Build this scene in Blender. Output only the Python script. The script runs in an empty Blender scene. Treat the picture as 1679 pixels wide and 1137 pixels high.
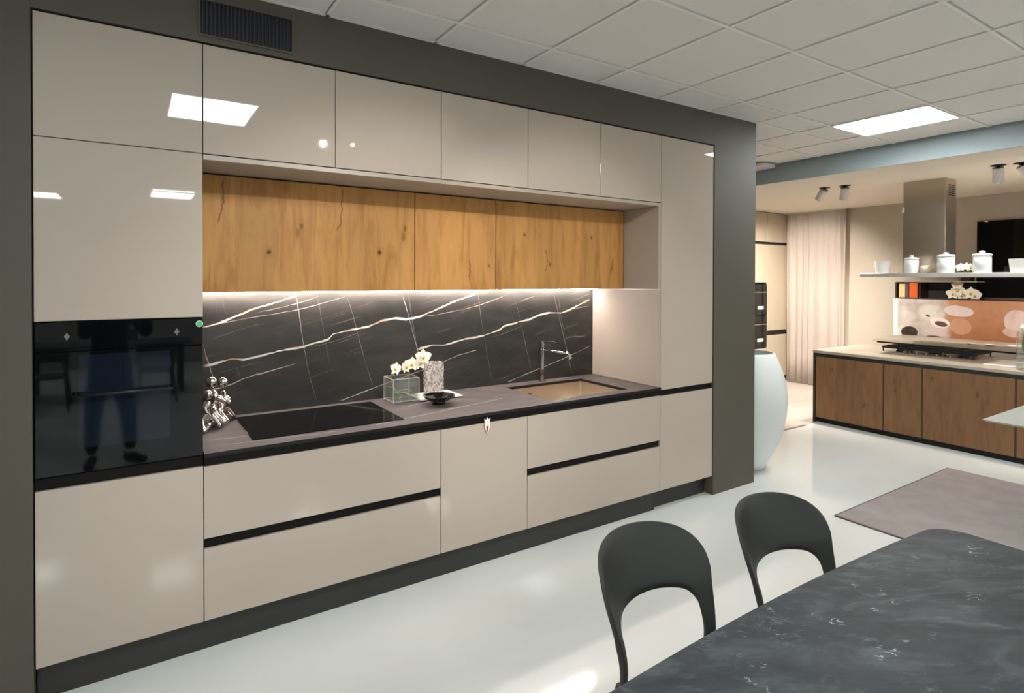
import bpy, bmesh, math, random
from mathutils import Vector, Matrix
random.seed(7)
PI = math.pi
C = bpy.context.scene.collection
SC = bpy.context.scene

# ---------------------------------------------------------------- camera
cam_d = bpy.data.cameras.new('camera'); cam = bpy.data.objects.new('camera', cam_d); C.objects.link(cam)
cam_d.sensor_fit = 'HORIZONTAL'; cam_d.sensor_width = 36.0
cam_d.lens = 945.92 / 1679 * 36.0
cam_d.shift_x = 0.0; cam_d.shift_y = -101.53 / 1679
cr = Vector((0.8361532, -0.54849029, 0.00249635)); cu = Vector((0.00310224, 0.00928033, 0.99995212)); cf = Vector((0.5484872, 0.83610542, -0.00946133))
M = Matrix((cr, cu, -cf)).transposed().to_4x4(); M.translation = Vector((0.33485, -2.96817, 1.72405))
cam.matrix_world = M
cam_d.clip_start = 0.02
SC.camera = cam

# ---------------------------------------------------------------- light, exposure
world = bpy.data.worlds.new('world'); SC.world = world; world.use_nodes = True
wb = world.node_tree.nodes['Background']; wb.inputs[0].default_value = (0.80, 0.88, 1.0, 1); wb.inputs[1].default_value = 0.12
SC.view_settings.view_transform = 'Standard'; SC.view_settings.look = 'None'; SC.view_settings.gamma = 1.0
SC.view_settings.use_curve_mapping = False
SC.view_settings.exposure = 0.0
E_PANEL = 36.5       # ceiling light panels
E_LED = 85.0         # strip under the oak wall cabinets
W_SPOT = 380.0       # warm ceiling spots of the far kitchen
W_TABLE_SPOT = 95.0  # the two spots behind the photographer aimed at the kitchen wall

# ---------------------------------------------------------------- colour + materials
def lin(c):
    c /= 255.0
    return c / 12.92 if c <= 0.04045 else ((c + 0.055) / 1.055) ** 2.4
def rgb(r, g, b): return (lin(r), lin(g), lin(b), 1.0)
MATS = {}
def nmat(name):
    m = bpy.data.materials.new(name); m.use_nodes = True
    nt = m.node_tree; return m, nt, nt.nodes['Principled BSDF']
def setp(p, **k):
    for n, v in k.items():
        n = n.replace('_', ' ')
        if n in p.inputs: p.inputs[n].default_value = v
def mat(name, col, rough=0.5, metal=0.0, var=0.04, scale=8.0, bump=0.0, bscale=60.0, spec=0.5, **k):
    """plain surface with a little procedural variation in colour and relief"""
    m, nt, p = nmat(name)
    setp(p, Roughness=rough, Metallic=metal)
    p.inputs['Specular IOR Level'].default_value = spec
    for n, v in k.items(): setp(p, **{n: v})
    g = nt.nodes.new('ShaderNodeNewGeometry'); no = nt.nodes.new('ShaderNodeTexNoise')
    no.inputs['Scale'].default_value = scale; no.inputs['Detail'].default_value = 4
    nt.links.new(g.outputs['Position'], no.inputs['Vector'])
    mx = nt.nodes.new('ShaderNodeMix'); mx.data_type = 'RGBA'
    mx.inputs[6].default_value = tuple(max(0, c * (1 - var)) for c in col[:3]) + (1,)
    mx.inputs[7].default_value = tuple(min(1, c * (1 + var)) for c in col[:3]) + (1,)
    nt.links.new(no.outputs['Fac'], mx.inputs[0]); nt.links.new(mx.outputs[2], p.inputs['Base Color'])
    if bump:
        n2 = nt.nodes.new('ShaderNodeTexNoise'); n2.inputs['Scale'].default_value = bscale
        nt.links.new(g.outputs['Position'], n2.inputs['Vector'])
        b = nt.nodes.new('ShaderNodeBump'); b.inputs['Strength'].default_value = bump; b.inputs['Distance'].default_value = 0.002
        nt.links.new(n2.outputs['Fac'], b.inputs['Height']); nt.links.new(b.outputs['Normal'], p.inputs['Normal'])
    return m
def glow(name, col, strength):
    m, nt, p = nmat(name); setp(p, Base_Color=(0.8, 0.8, 0.8, 1))
    p.inputs['Emission Color'].default_value = col; p.inputs['Emission Strength'].default_value = strength
    return m
def glass(name, tint=(1, 1, 1, 1), bump=0.0, bscale=40.0, haze=0.03, ior=1.45):
    """thin clear glass: straight-through transparency, fresnel gloss and a trace of haze"""
    m, nt, p = nmat(name); out = nt.nodes['Material Output']
    tr = nt.nodes.new('ShaderNodeBsdfTransparent'); tr.inputs[0].default_value = tint
    gl = nt.nodes.new('ShaderNodeBsdfGlossy'); gl.inputs['Roughness'].default_value = 0.02
    lw = nt.nodes.new('ShaderNodeLayerWeight'); lw.inputs['Blend'].default_value = 0.5; nb = NB(nt); f0 = ((ior - 1) / (ior + 1)) ** 2
    frs = nb.m('MULTIPLY_ADD', nb.m('POWER', lw.outputs['Facing'], 4.0), 1 - f0, f0)
    setp(p, Base_Color=(0.9, 0.9, 0.88, 1), Roughness=0.3)
    a = nt.nodes.new('ShaderNodeMixShader'); a.inputs[0].default_value = haze
    nt.links.new(tr.outputs[0], a.inputs[1]); nt.links.new(p.outputs[0], a.inputs[2])
    b = nt.nodes.new('ShaderNodeMixShader'); nt.links.new(frs, b.inputs[0]); nt.links.new(a.outputs[0], b.inputs[1]); nt.links.new(gl.outputs[0], b.inputs[2])
    nt.links.new(b.outputs[0], out.inputs['Surface'])
    if bump:
        g = nt.nodes.new('ShaderNodeNewGeometry'); v = nt.nodes.new('ShaderNodeTexVoronoi'); v.inputs['Scale'].default_value = bscale
        nt.links.new(g.outputs['Position'], v.inputs['Vector'])
        bp = nt.nodes.new('ShaderNodeBump'); bp.inputs['Strength'].default_value = bump; bp.inputs['Distance'].default_value = 0.01
        nt.links.new(v.outputs['Distance'], bp.inputs['Height'])
        nt.links.new(nb.sstep(v.outputs['Distance'], 0.25, 0.65, 0.03, 0.55), a.inputs[0])
        for q in (gl, p, lw): nt.links.new(bp.outputs['Normal'], q.inputs['Normal'])
    return m

class NB:
    """small node-graph helper"""
    def __init__(s, nt): s.nt = nt
    def val(s, x, sock):
        if isinstance(x, (int, float)): sock.default_value = x
        else: s.nt.links.new(x, sock)
    def m(s, op, a, b=None, c=None, clamp=False):
        n = s.nt.nodes.new('ShaderNodeMath'); n.operation = op; n.use_clamp = clamp
        s.val(a, n.inputs[0])
        if b is not None: s.val(b, n.inputs[1])
        if c is not None: s.val(c, n.inputs[2])
        return n.outputs[0]
    def noise(s, vec, scale, detail=3, rough=0.5, dist=0.0):
        n = s.nt.nodes.new('ShaderNodeTexNoise'); n.inputs['Scale'].default_value = scale; n.inputs['Detail'].default_value = detail
        n.inputs['Roughness'].default_value = rough; n.inputs['Distortion'].default_value = dist
        s.nt.links.new(vec, n.inputs['Vector']); return n.outputs['Fac']
    def mapv(s, vec, scale=(1, 1, 1), rot=(0, 0, 0), loc=(0, 0, 0)):
        n = s.nt.nodes.new('ShaderNodeMapping'); n.inputs['Scale'].default_value = scale; n.inputs['Rotation'].default_value = rot; n.inputs['Location'].default_value = loc
        s.nt.links.new(vec, n.inputs['Vector']); return n.outputs[0]
    def ramp(s, fac, stops):
        n = s.nt.nodes.new('ShaderNodeValToRGB'); e = n.color_ramp.elements
        while len(e) < len(stops): e.new(0.5)
        for q, (p, c) in zip(e, stops): q.position = p; q.color = c
        s.nt.links.new(fac, n.inputs[0]); return n.outputs[0]
    def sstep(s, x, a, b, lo=0.0, hi=1.0):
        n = s.nt.nodes.new('ShaderNodeMapRange'); n.interpolation_type = 'SMOOTHSTEP'
        s.val(x, n.inputs[0]); n.inputs[1].default_value = a; n.inputs[2].default_value = b; n.inputs[3].default_value = lo; n.inputs[4].default_value = hi
        return n.outputs[0]
    def mix(s, fac, a, b, blend='MIX'):
        n = s.nt.nodes.new('ShaderNodeMix'); n.data_type = 'RGBA'; n.blend_type = blend
        s.val(fac, n.inputs[0])
        for v, i in ((a, 6), (b, 7)):
            if isinstance(v, tuple): n.inputs[i].default_value = v
            else: s.nt.links.new(v, n.inputs[i])
        return n.outputs[2]
    def pos(s):
        g = s.nt.nodes.new('ShaderNodeNewGeometry'); x = s.nt.nodes.new('ShaderNodeSeparateXYZ')
        s.nt.links.new(g.outputs['Position'], x.inputs[0]); return g.outputs['Position'], x.outputs[0], x.outputs[1], x.outputs[2]
    def curve(s, x, pts, x0, x1, y0, y1):
        """piecewise function through world-space points"""
        t = s.m('DIVIDE', s.m('SUBTRACT', x, x0), x1 - x0, clamp=True)
        n = s.nt.nodes.new('ShaderNodeFloatCurve'); cv = n.mapping.curves[0]
        pts = sorted(((min(1, max(0, (a - x0) / (x1 - x0))), min(1, max(0, (b - y0) / (y1 - y0)))) for a, b in pts))
        q = []
        for a in pts:
            if not q or a[0] - q[-1][0] > 0.002: q.append(a)
        cv.points[0].location = q[0]; cv.points[1].location = q[-1]
        for a in q[1:-1]: cv.points.new(*a)
        for a in cv.points: a.handle_type = 'VECTOR' if len(q) > 6 else 'AUTO'
        n.mapping.extend = 'HORIZONTAL'; n.mapping.update()
        s.nt.links.new(t, n.inputs['Value'])
        return s.m('MULTIPLY_ADD', n.outputs[0], y1 - y0, y0), q[0][0] * (x1 - x0) + x0, q[-1][0] * (x1 - x0) + x0

VEINS = [
 ('sh',0.01,[(0.670,1.224),(0.815,1.255),(0.886,1.246),(0.987,1.266),(1.073,1.284),(1.173,1.296),(1.216,1.301),(1.290,1.323),(1.370,1.338),(1.393,1.368),(1.463,1.384),(1.543,1.396),(1.627,1.408),(1.712,1.441),(1.816,1.458),(1.895,1.447),(1.990,1.460),(2.149,1.517),(2.245,1.557),(2.441,1.616)]),
 ('sh',0.004,[(1.990,1.460),(2.246,1.488),(2.473,1.532),(2.719,1.608)]),
 ('sh',0.01,[(1.979,1.236),(2.102,1.259),(2.178,1.250),(2.338,1.284),(2.494,1.300),(2.654,1.341),(2.687,1.367),(2.836,1.394),(2.930,1.409),(3.013,1.440),(3.109,1.456),(3.235,1.449),(3.325,1.472),(3.544,1.556)]),
 ('sh',0.004,[(3.325,1.472),(3.544,1.505)]),
 ('sh',0.009,[(0.655,1.447),(0.704,1.455),(0.834,1.503),(0.933,1.544),(1.030,1.572),(1.173,1.619)]),
 ('sh',0.004,[(0.704,1.455),(0.880,1.487),(1.173,1.531),(1.346,1.573),(1.487,1.615)]),
 ('sh',0.0035,[(0.933,1.518),(1.074,1.547),(1.224,1.585),(1.306,1.614)]),
 ('sh',0.005,[(0.668,1.082),(0.789,1.101),(0.886,1.138),(1.016,1.166),(1.165,1.199)]),
 ('sh',0.005,[(1.442,0.938),(1.721,1.014),(1.882,1.055),(2.102,1.112),(2.227,1.150),(2.305,1.173),(2.453,1.201)]),
 ('sh',0.005,[(2.721,0.936),(3.002,1.011),(3.123,1.040),(3.288,1.084),(3.546,1.161)]),
 ('sh',0.004,[(3.249,1.224),(3.367,1.252),(3.458,1.248),(3.545,1.269)]),
 ('sh',0.0025,[(1.216,1.289),(1.374,1.318),(1.543,1.364),(1.612,1.385)]),
 ('sh',0.0025,[(2.547,1.282),(2.687,1.311),(2.890,1.373)]),
 ('sh',0.0018,[(0.670,1.363),(0.812,1.411),(1.011,1.464)]),
 ('sh',0.0018,[(0.716,1.171),(0.844,1.203),(0.994,1.231)]),
 ('sh',0.0018,[(2.050,1.450),(2.340,1.515),(2.546,1.573)]),
 ('st',0.0032,[(1.173,1.623),(1.191,1.491),(1.216,1.316),(1.253,1.112),(1.301,0.946)]),
 ('st',0.0025,[(1.487,1.611),(1.527,1.480),(1.584,1.262),(1.643,1.068),(1.675,0.984)]),
 ('st',0.004,[(0.658,1.367),(0.716,1.154),(0.738,1.088)]),
 ('st',0.004,[(1.868,1.614),(1.913,1.467),(1.979,1.236),(2.004,1.163)]),
 ('st',0.0025,[(1.913,1.614),(1.949,1.390),(1.976,1.249)]),
 ('st',0.0028,[(2.462,1.615),(2.489,1.421),(2.526,1.237),(2.585,0.954)]),
 ('st',0.0025,[(2.778,1.602),(2.836,1.417),(2.908,1.138),(2.949,0.996)]),
 ('st',0.0035,[(3.163,1.607),(3.249,1.313),(3.362,0.930)]),
 ('st',0.0025,[(3.207,1.607),(3.236,1.433),(3.277,1.267)]),
 ('st',0.0018,[(0.755,1.629),(0.786,1.501)]),
 ('st',0.0018,[(0.811,1.266),(0.844,1.178),(0.870,1.068)]),
 ('st',0.0018,[(1.298,1.622),(1.336,1.405),(1.378,1.170)]),

]
def stone_base(n, P):
    a = n.noise(n.mapv(P, (2.0, 2.0, 5.0), (0, 0.25, 0)), 2.2, 5)
    return n.ramp(a, [(0.3, rgb(42, 43, 40)), (0.7, rgb(60, 58, 55))])
def make_stone():
    m, nt, p = nmat('black_veined_stone'); n = NB(nt); P, X, Y, Z = n.pos()
    col = stone_base(n, P)
    # faint diagonal brush of fine white lines
    fine = n.noise(n.mapv(n.mapv(P, rot=(0, 0.26, 0)), (1.3, 1, 40.0)), 2.0, 3, 0.6)
    patch = n.noise(P, 2.4, 2)
    fm = n.m('MULTIPLY', n.sstep(fine, 0.60, 0.74), n.sstep(patch, 0.42, 0.60))
    col = n.mix(n.m('MULTIPLY', fm, 0.30), col, rgb(170, 160, 150))
    wob = n.noise(P, 26, 2)
    wv = n.sstep(n.noise(P, 9, 2), 0.35, 0.65, 0.45, 1.25)
    gold = n.sstep(n.noise(P, 5.5, 2), 0.52, 0.66)
    for kind, w, pts in VEINS:
        if kind == 'sh': g, a0, a1 = n.curve(X, pts, 0.55, 3.65, 0.88, 1.68); d = n.m('SUBTRACT', Z, g); t = X
        else: g, a0, a1 = n.curve(Z, [(b, a) for a, b in pts], 0.88, 1.68, 0.55, 3.65); d = n.m('SUBTRACT', X, g); t = Z
        d = n.m('ABSOLUTE', n.m('ADD', d, n.m('MULTIPLY', n.m('SUBTRACT', wob, 0.5), 0.010)))
        big = w >= 0.009
        ww = n.m('MULTIPLY', wv, w * (0.78 if big else 0.62))
        k = n.m('SUBTRACT', 1.0, n.m('DIVIDE', d, ww), clamp=True)
        k = n.sstep(k, 0.0, 0.55)
        fade = 0.03 if w > 0.004 else 0.09
        k = n.m('MULTIPLY', k, n.m('MULTIPLY', n.sstep(t, a0 - 0.01, a0 + fade), n.sstep(t, a1 - fade, a1 + 0.01, 1.0, 0.0)))
        k = n.m('MULTIPLY', k, 0.9 if w > 0.0045 else (0.6 if w > 0.0028 else 0.4 if w > 0.002 else 0.25))
        vc = n.mix(gold, rgb(228, 222, 212), rgb(206, 172, 140)) if big else rgb(205, 196, 186)
        col = n.mix(k, col, vc)
    nt.links.new(col, p.inputs['Base Color']); setp(p, Roughness=0.42); p.inputs['Specular IOR Level'].default_value = 0.35
    return m
def make_worktop_stone():
    m, nt, p = nmat('brown_black_worktop_stone'); n = NB(nt); P, X, Y, Z = n.pos()
    a = n.noise(n.mapv(P, (2.0, 4.0, 3.0), (0, 0, 0.3)), 2.6, 5)
    col = n.ramp(a, [(0.3, rgb(74, 68, 67)), (0.7, rgb(96, 90, 88))])
    top = n.m('GREATER_THAN', Z, 0.9235)
    wob = n.noise(P, 14, 3)
    for (x0, y0), (x1, y1), w in WT_VEINS:
        L = math.hypot(x1 - x0, y1 - y0); ux, uy = (x1 - x0) / L, (y1 - y0) / L
        dx = n.m('SUBTRACT', X, x0); dy = n.m('SUBTRACT', Y, y0)
        d = n.m('SUBTRACT', n.m('MULTIPLY', dx, -uy), n.m('MULTIPLY', dy, -ux))
        t = n.m('ADD', n.m('MULTIPLY', dx, ux), n.m('MULTIPLY', dy, uy))
        d = n.m('ABSOLUTE', n.m('ADD', d, n.m('MULTIPLY', n.m('SUBTRACT', wob, 0.5), 0.03)))
        k = n.sstep(n.m('SUBTRACT', 1.0, n.m('DIVIDE', d, w), clamp=True), 0, 0.6)
        k = n.m('MULTIPLY', k, n.m('MULTIPLY', n.sstep(t, 0, 0.05), n.sstep(t, L - 0.05, L, 1.0, 0.0)))
        col = n.mix(n.m('MULTIPLY', k, 0.75), col, rgb(190, 180, 168))
    col = n.mix(top, rgb(15, 13, 13), col)
    nt.links.new(col, p.inputs['Base Color']); setp(p, Roughness=0.45)
    return m
WT_VEINS = [((0.64, 0.225), (0.84, 0.21), 0.006), ((1.40, 0.06), (2.42, 0.30), 0.006), ((2.60, 0.03), (3.20, 0.14), 0.006), ((3.34, 0.27), (3.46, 0.31), 0.006),
            ((2.99, 0.63), (3.36, 0.72), 0.007), ((0.66, 0.10), (1.25, 0.05), 0.004), ((1.75, 0.40), (2.35, 0.62), 0.004), ((2.1, 0.45), (2.3, 0.33), 0.003)]

def make_wood(name, light, dark, planks, knots=(), cracks=(), axis='x', rough=0.5):
    """oak veneer: vertical grain, plank-wide shifts of tone, knots and cracks"""
    m, nt, p = nmat(name); n = NB(nt); P, X, Y, Z = n.pos()
    U = X if axis == 'x' else Y
    Q = n.mapv(P, (6.0, 6.0, 0.9))
    g1 = n.noise(Q, 2.6, 6, 0.62, 0.8)
    g2 = n.noise(n.mapv(P, (60, 60, 1.6)), 2.0, 3, 0.6)
    tone = None
    f = n.m('ADD', n.m('MULTIPLY', g1, 0.78), n.m('MULTIPLY', g2, 0.20))
    col = n.ramp(f, [(0.26, dark), (0.52, light), (0.80, tuple(min(1, c * 1.12) for c in light[:3]) + (1,))])
    cell = n.m('FLOOR', n.m('DIVIDE', U, planks))
    wn = nt.nodes.new('ShaderNodeTexWhiteNoise'); wn.noise_dimensions = '1D'; nt.links.new(cell, wn.inputs['W'])
    sh = n.m('MULTIPLY_ADD', wn.outputs['Value'], 0.20, 0.88)
    cc = nt.nodes.new('ShaderNodeCombineXYZ')
    for i in range(3): nt.links.new(sh, cc.inputs[i])
    col = n.mix(1.0, col, cc.outputs[0], 'MULTIPLY')
    wob = n.noise(P, 22, 2)
    for (kx, kz, a, b, s) in knots:
        dx = n.m('DIVIDE', n.m('SUBTRACT', U, kx), a); dz = n.m('DIVIDE', n.m('SUBTRACT', Z, kz), b)
        d = n.m('SQRT', n.m('ADD', n.m('MULTIPLY', dx, dx), n.m('MULTIPLY', dz, dz)))
        d = n.m('ADD', d, n.m('MULTIPLY', n.m('SUBTRACT', wob, 0.5), 1.1))
        col = n.mix(n.m('MULTIPLY', n.sstep(d, 0.4, 3.2, 1.0, 0.0), 0.45 * s), col, dark)
        col = n.mix(n.m('MULTIPLY', n.sstep(d, 0.4, 1.2, 1.0, 0.0), 0.85 * s), col, rgb(70, 40, 18))
    for pts in cracks:
        g, a0, a1 = n.curve(Z, [(b, a) for a, b in pts], 1.6, 2.3, 0.5, 3.7)
        d = n.m('ABSOLUTE', n.m('ADD', n.m('SUBTRACT', U, g), n.m('MULTIPLY', n.m('SUBTRACT', wob, 0.5), 0.03)))
        k = n.m('MULTIPLY', n.sstep(d, 0.001, 0.007, 1.0, 0.0), n.m('MULTIPLY', n.sstep(Z, a0, a0 + 0.03), n.sstep(Z, a1 - 0.03, a1, 1.0, 0.0)))
        col = n.mix(n.m('MULTIPLY', k, 0.6), col, rgb(80, 46, 20))
    nt.links.new(col, p.inputs['Base Color']); setp(p, Roughness=rough); p.inputs['Specular IOR Level'].default_value = 0.3
    b = nt.nodes.new('ShaderNodeBump'); b.inputs['Strength'].default_value = 0.12; b.inputs['Distance'].default_value = 0.002
    nt.links.new(g2, b.inputs['Height']); nt.links.new(b.outputs['Normal'], p.inputs['Normal'])
    return m
def make_marble():
    m, nt, p = nmat('black_marble_table'); n = NB(nt); P, X, Y, Z = n.pos()
    R = n.mapv(P, (1, 1, 1), (0, 0, 0.5))
    base = n.ramp(n.noise(n.mapv(R, (1.6, 4.2, 1)), 2.2, 6, 0.62, 0.8), [(0.30, rgb(38, 42, 46)), (0.52, rgb(54, 60, 64)), (0.72, rgb(80, 88, 90))])
    # soft clouds, thin wisps and short white flecks
    cl = n.m('MULTIPLY', n.sstep(n.noise(n.mapv(R, (2.2, 5.5, 1), loc=(1, 4, 0)), 2.6, 6, 0.7, 1.0), 0.52, 0.74), 0.30)
    col = n.mix(cl, base, rgb(136, 146, 148))
    v = n.m('ABSOLUTE', n.m('SUBTRACT', n.noise(n.mapv(R, (2.6, 5.0, 1)), 3.2, 6, 0.68, 1.2), 0.5))
    wisp = n.m('MULTIPLY', n.sstep(v, 0.0, 0.012, 1.0, 0.0), n.sstep(n.noise(n.mapv(R, loc=(7, 2, 0)), 4.2, 3), 0.52, 0.66))
    col = n.mix(n.m('MULTIPLY', wisp, 0.35), col, rgb(176, 184, 182))
    v2 = n.m('ABSOLUTE', n.m('SUBTRACT', n.noise(n.mapv(R, (4.0, 9.0, 1), loc=(3, 1, 0)), 2.9, 3, 0.5, 1.4), 0.5))
    fl = n.m('MULTIPLY', n.sstep(v2, 0.0, 0.016, 1.0, 0.0), n.sstep(n.noise(n.mapv(P, loc=(5, 2, 0)), 12.0, 2), 0.62, 0.70))
    col = n.mix(n.m('MULTIPLY', fl, 0.85), col, rgb(205, 212, 208))
    nt.links.new(col, p.inputs['Base Color']); setp(p, Roughness=0.55); p.inputs['Specular IOR Level'].default_value = 0.4
    return m
def make_print():
    """the orchid-and-stone photograph printed on the far glass splashback (flat print)"""
    m, nt, p = nmat('orchid_print'); n = NB(nt); P, X, Y, Z = n.pos()
    cloud = n.noise(P, 6.0, 4)
    orange = n.mix(n.sstep(n.m('ADD', Z, n.m('MULTIPLY', cloud, 0.3)), 1.05, 1.6), rgb(166, 108, 76), rgb(196, 144, 110))
    grey = n.ramp(cloud, [(0.3, rgb(176, 164, 158)), (0.7, rgb(214, 206, 200))])
    wob = n.noise(P, 5, 2)
    edge = n.m('ADD', Y, n.m('MULTIPLY', n.m('SUBTRACT', wob, 0.5), 0.25))
    col = n.mix(n.sstep(edge, 0.22, 0.34), orange, grey)
    def ell(cy, cz, a, b, rot, soft=0.12, wo=0.25):
        dy = n.m('SUBTRACT', Y, cy); dz = n.m('SUBTRACT', Z, cz); c, s = math.cos(rot), math.sin(rot)
        u = n.m('DIVIDE', n.m('ADD', n.m('MULTIPLY', dy, c), n.m('MULTIPLY', dz, s)), a)
        v = n.m('DIVIDE', n.m('SUBTRACT', n.m('MULTIPLY', dz, c), n.m('MULTIPLY', dy, s)), b)
        d = n.m('SQRT', n.m('ADD', n.m('MULTIPLY', u, u), n.m('MULTIPLY', v, v)))
        d = n.m('ADD', d, n.m('MULTIPLY', n.m('SUBTRACT', wob, 0.5), wo))
        return n.sstep(d, 1 - soft, 1.0, 1.0, 0.0)
    for cy, cz, a, b, rot, c, s in [
        (0.13, 1.12, 0.13, 0.11, 0.2, rgb(196, 150, 120), 0.1), (0.47, 1.28, 0.18, 0.14, 0.3, rgb(218, 212, 206), 0.4),
        (0.15, 1.318, 0.17, 0.075, 0.1, rgb(222, 206, 202), 0.08), (0.38, 1.03, 0.11, 0.09, -0.3, rgb(206, 188, 184), 0.1),
        (0.36, 1.15, 0.12, 0.075, 0.2, rgb(232, 222, 216), 0.1), (0.345, 1.135, 0.085, 0.04, 0.2, rgb(96, 74, 78), 0.25),
        (0.50, 1.24, 0.035, 0.02, 0.4, rgb(110, 90, 86), 0.4), (0.62, 1.17, 0.05, 0.03, 0.0, rgb(186, 166, 146), 0.5),
        (-0.45, 1.22, 0.13, 0.15, 0.1, rgb(220, 196, 188), 0.08), (-0.40, 1.07, 0.10, 0.05, 0.3, rgb(212, 182, 170), 0.1),
        (-0.75, 1.15, 0.2, 0.13, -0.3, rgb(214, 190, 182), 0.1),
        (0.724, 1.0, 0.105, 0.085, 0.0, rgb(58, 48, 46), 0.06), (0.43, 0.955, 0.10, 0.02, 0.0, rgb(70, 52, 48), 0.3)]:
        col = n.mix(ell(cy, cz, a, b, rot, s), col, c)
    col = n.mix(n.m('MULTIPLY', n.sstep(n.noise(n.mapv(P, (1, 7, 3)), 2.2, 4), 0.45, 0.75), 0.22), col, rgb(140, 112, 98))
    nt.links.new(col, p.inputs['Base Color']); setp(p, Roughness=0.25)
    return m
def make_floor():
    m, nt, p = nmat('white_resin_floor'); n = NB(nt); P, X, Y, Z = n.pos()
    a = n.noise(P, 0.9, 4)
    white = n.ramp(a, [(0.3, rgb(228, 232, 228)), (0.7, rgb(236, 239, 236))])
    tan = n.ramp(n.noise(P, 1.5, 3), [(0.3, rgb(206, 198, 188)), (0.7, rgb(220, 212, 203))])
    far = n.m('MULTIPLY', n.m('GREATER_THAN', X, 5.0), n.m('GREATER_THAN', Y, 0.83))
    col = n.mix(far, white, tan)
    nt.links.new(col, p.inputs['Base Color']); setp(p, Roughness=0.09); p.inputs['Specular IOR Level'].default_value = 0.5
    return m

MT = MATS
MT['lacquer'] = mat('beige_gloss_lacquer', rgb(190, 178, 165), 0.02, var=0.02, scale=1.5)
MT['lacquer_mat'] = mat('beige_satin_board', rgb(176, 166, 153), 0.35, var=0.02, scale=2)
MT['carcass'] = mat('dark_carcass', rgb(30, 29, 28), 0.6)
MT['black_profile'] = mat('black_groove_profile', rgb(15, 13, 13), 0.55, spec=0.2)
MT['plinth'] = mat('charcoal_plinth', rgb(48, 48, 46), 0.45, var=0.03)
MT['anthracite'] = mat('anthracite_paint', rgb(88, 84, 74), 0.62, var=0.03, scale=3, bump=0.05)
MT['stone'] = make_stone(); MT['worktop'] = make_worktop_stone()
KN = [(0.947, 1.866, .012, .016, 1), (1.567, 1.883, .012, .016, 1), (1.116, 2.013, .010, .02, .7), (1.73, 2.034, .010, .02, .7), (2.334, 1.814, .009, .010, .8), (2.622, 2.036, .009, .010, .9),
      (3.238, 2.04, .009, .010, .9), (2.846, 1.83, .010, .014, .7), (3.452, 1.812, .007, .02, .5), (1.10, 1.98, .014, .03, .4), (1.72, 1.98, .014, .03, .5)]
CK = [[(0.725, 2.252), (0.722, 2.10), (0.715, 2.06), (0.694, 2.0)], [(1.344, 2.26), (1.34, 2.10), (1.335, 2.06), (1.312, 1.99)], [(2.184, 1.86), (2.186, 1.70)], [(2.80, 1.95), (2.82, 1.86), (2.80, 1.76)], [(3.46, 1.9), (3.43, 1.75)]]
MT['oak'] = make_wood('golden_oak_veneer', rgb(200, 148, 86), rgb(164, 110, 56), 0.1955, KN, CK)
MT['oak_dark'] = make_wood('brown_oak_veneer', rgb(140, 103, 70), rgb(116, 84, 56), 0.31, [(0.66, .66, .012, .02, .7), (0.30, .30, .012, .02, .6), (-0.02, .52, .012, .02, .7), (-0.36, .70, .012, .02, .8), (-.75, .6, .014, .03, .7)], (), 'y', 0.45)
MT['oak_edge'] = mat('dark_brown_edge', rgb(70, 55, 45), 0.5)
MT['marble'] = make_marble(); MT['print'] = make_print(); MT['floor'] = make_floor()
MT['tile'] = mat('mineral_ceiling_tile', rgb(224, 221, 217), 0.9, var=0.02, scale=30, bump=0.1, bscale=220)
MT['tee'] = mat('white_ceiling_tee', rgb(234, 232, 226), 0.6)
MT['plaster'] = mat('warm_white_plaster', rgb(222, 212, 198), 0.85, var=0.02)
MT['beam'] = mat('blue_grey_beam_paint', rgb(156, 168, 170), 0.7, var=0.02)
MT['greige'] = mat('greige_wall_paint', rgb(178, 168, 154), 0.8, var=0.02, scale=2)
MT['room'] = mat('light_room_paint', rgb(150, 147, 141), 0.8, var=0.02)
MT['black_glass'] = mat('black_glass', rgb(8, 10, 12), 0.03, spec=0.5)
MT['ceramic_glass'] = mat('black_ceramic_glass', rgb(9, 9, 10), 0.08, spec=0.25)
MT['blue_glass'] = mat('blue_black_oven_window', rgb(20, 27, 38), 0.05, spec=0.5)
MT['steel'] = mat('brushed_steel', rgb(196, 188, 176), 0.28, 1.0, scale=40)
MT['sink_steel'] = mat('satin_sink_steel', rgb(214, 202, 186), 0.36, 1.0, scale=30)
MT['hood_steel'] = mat('hood_steel', rgb(200, 190, 176), 0.34, 1.0, scale=30)
MT['chrome'] = mat('chrome', rgb(205, 205, 208), 0.06, 1.0)
MT['rose'] = mat('polished_warm_silver', rgb(222, 212, 206), 0.12, 1.0)
MT['dark_metal'] = mat('dark_metal', rgb(52, 52, 54), 0.3, 0.8)
MT['matt_black'] = mat('matt_black', rgb(14, 14, 14), 0.6)
MT['chair'] = mat('charcoal_polypropylene', rgb(44, 46, 44), 0.5, var=0.03, bump=0.04, bscale=300)
MT['rug'] = mat('taupe_short_pile_rug', rgb(164, 154, 151), 0.95, var=0.2, scale=6, bump=0.4, bscale=260)
MT['rug_edge'] = mat('taupe_rug_binding', rgb(110, 98, 94), 0.95)
MT['white_gloss'] = mat('white_glazed_ceramic', rgb(238, 236, 232), 0.25, var=0.01)
MT['white_vase'] = mat('white_moulded_plastic', rgb(236, 240, 238), 0.35, var=0.01)
MT['paper'] = mat('white_paper', rgb(242, 240, 236), 0.7)
MT['red'] = mat('red_print', rgb(190, 40, 44), 0.6)
MT['green'] = mat('green_sticker', rgb(70, 190, 130), 0.5)
MT['grey_top'] = mat('pale_grey_table_laminate', rgb(186, 188, 182), 0.4, var=0.02)
MT['worktop_far'] = mat('greige_stone_top', rgb(176, 164, 148), 0.4, var=0.06, scale=12)
MT['groove'] = mat('dark_green_grey_groove', rgb(44, 50, 50), 0.4)
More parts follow.
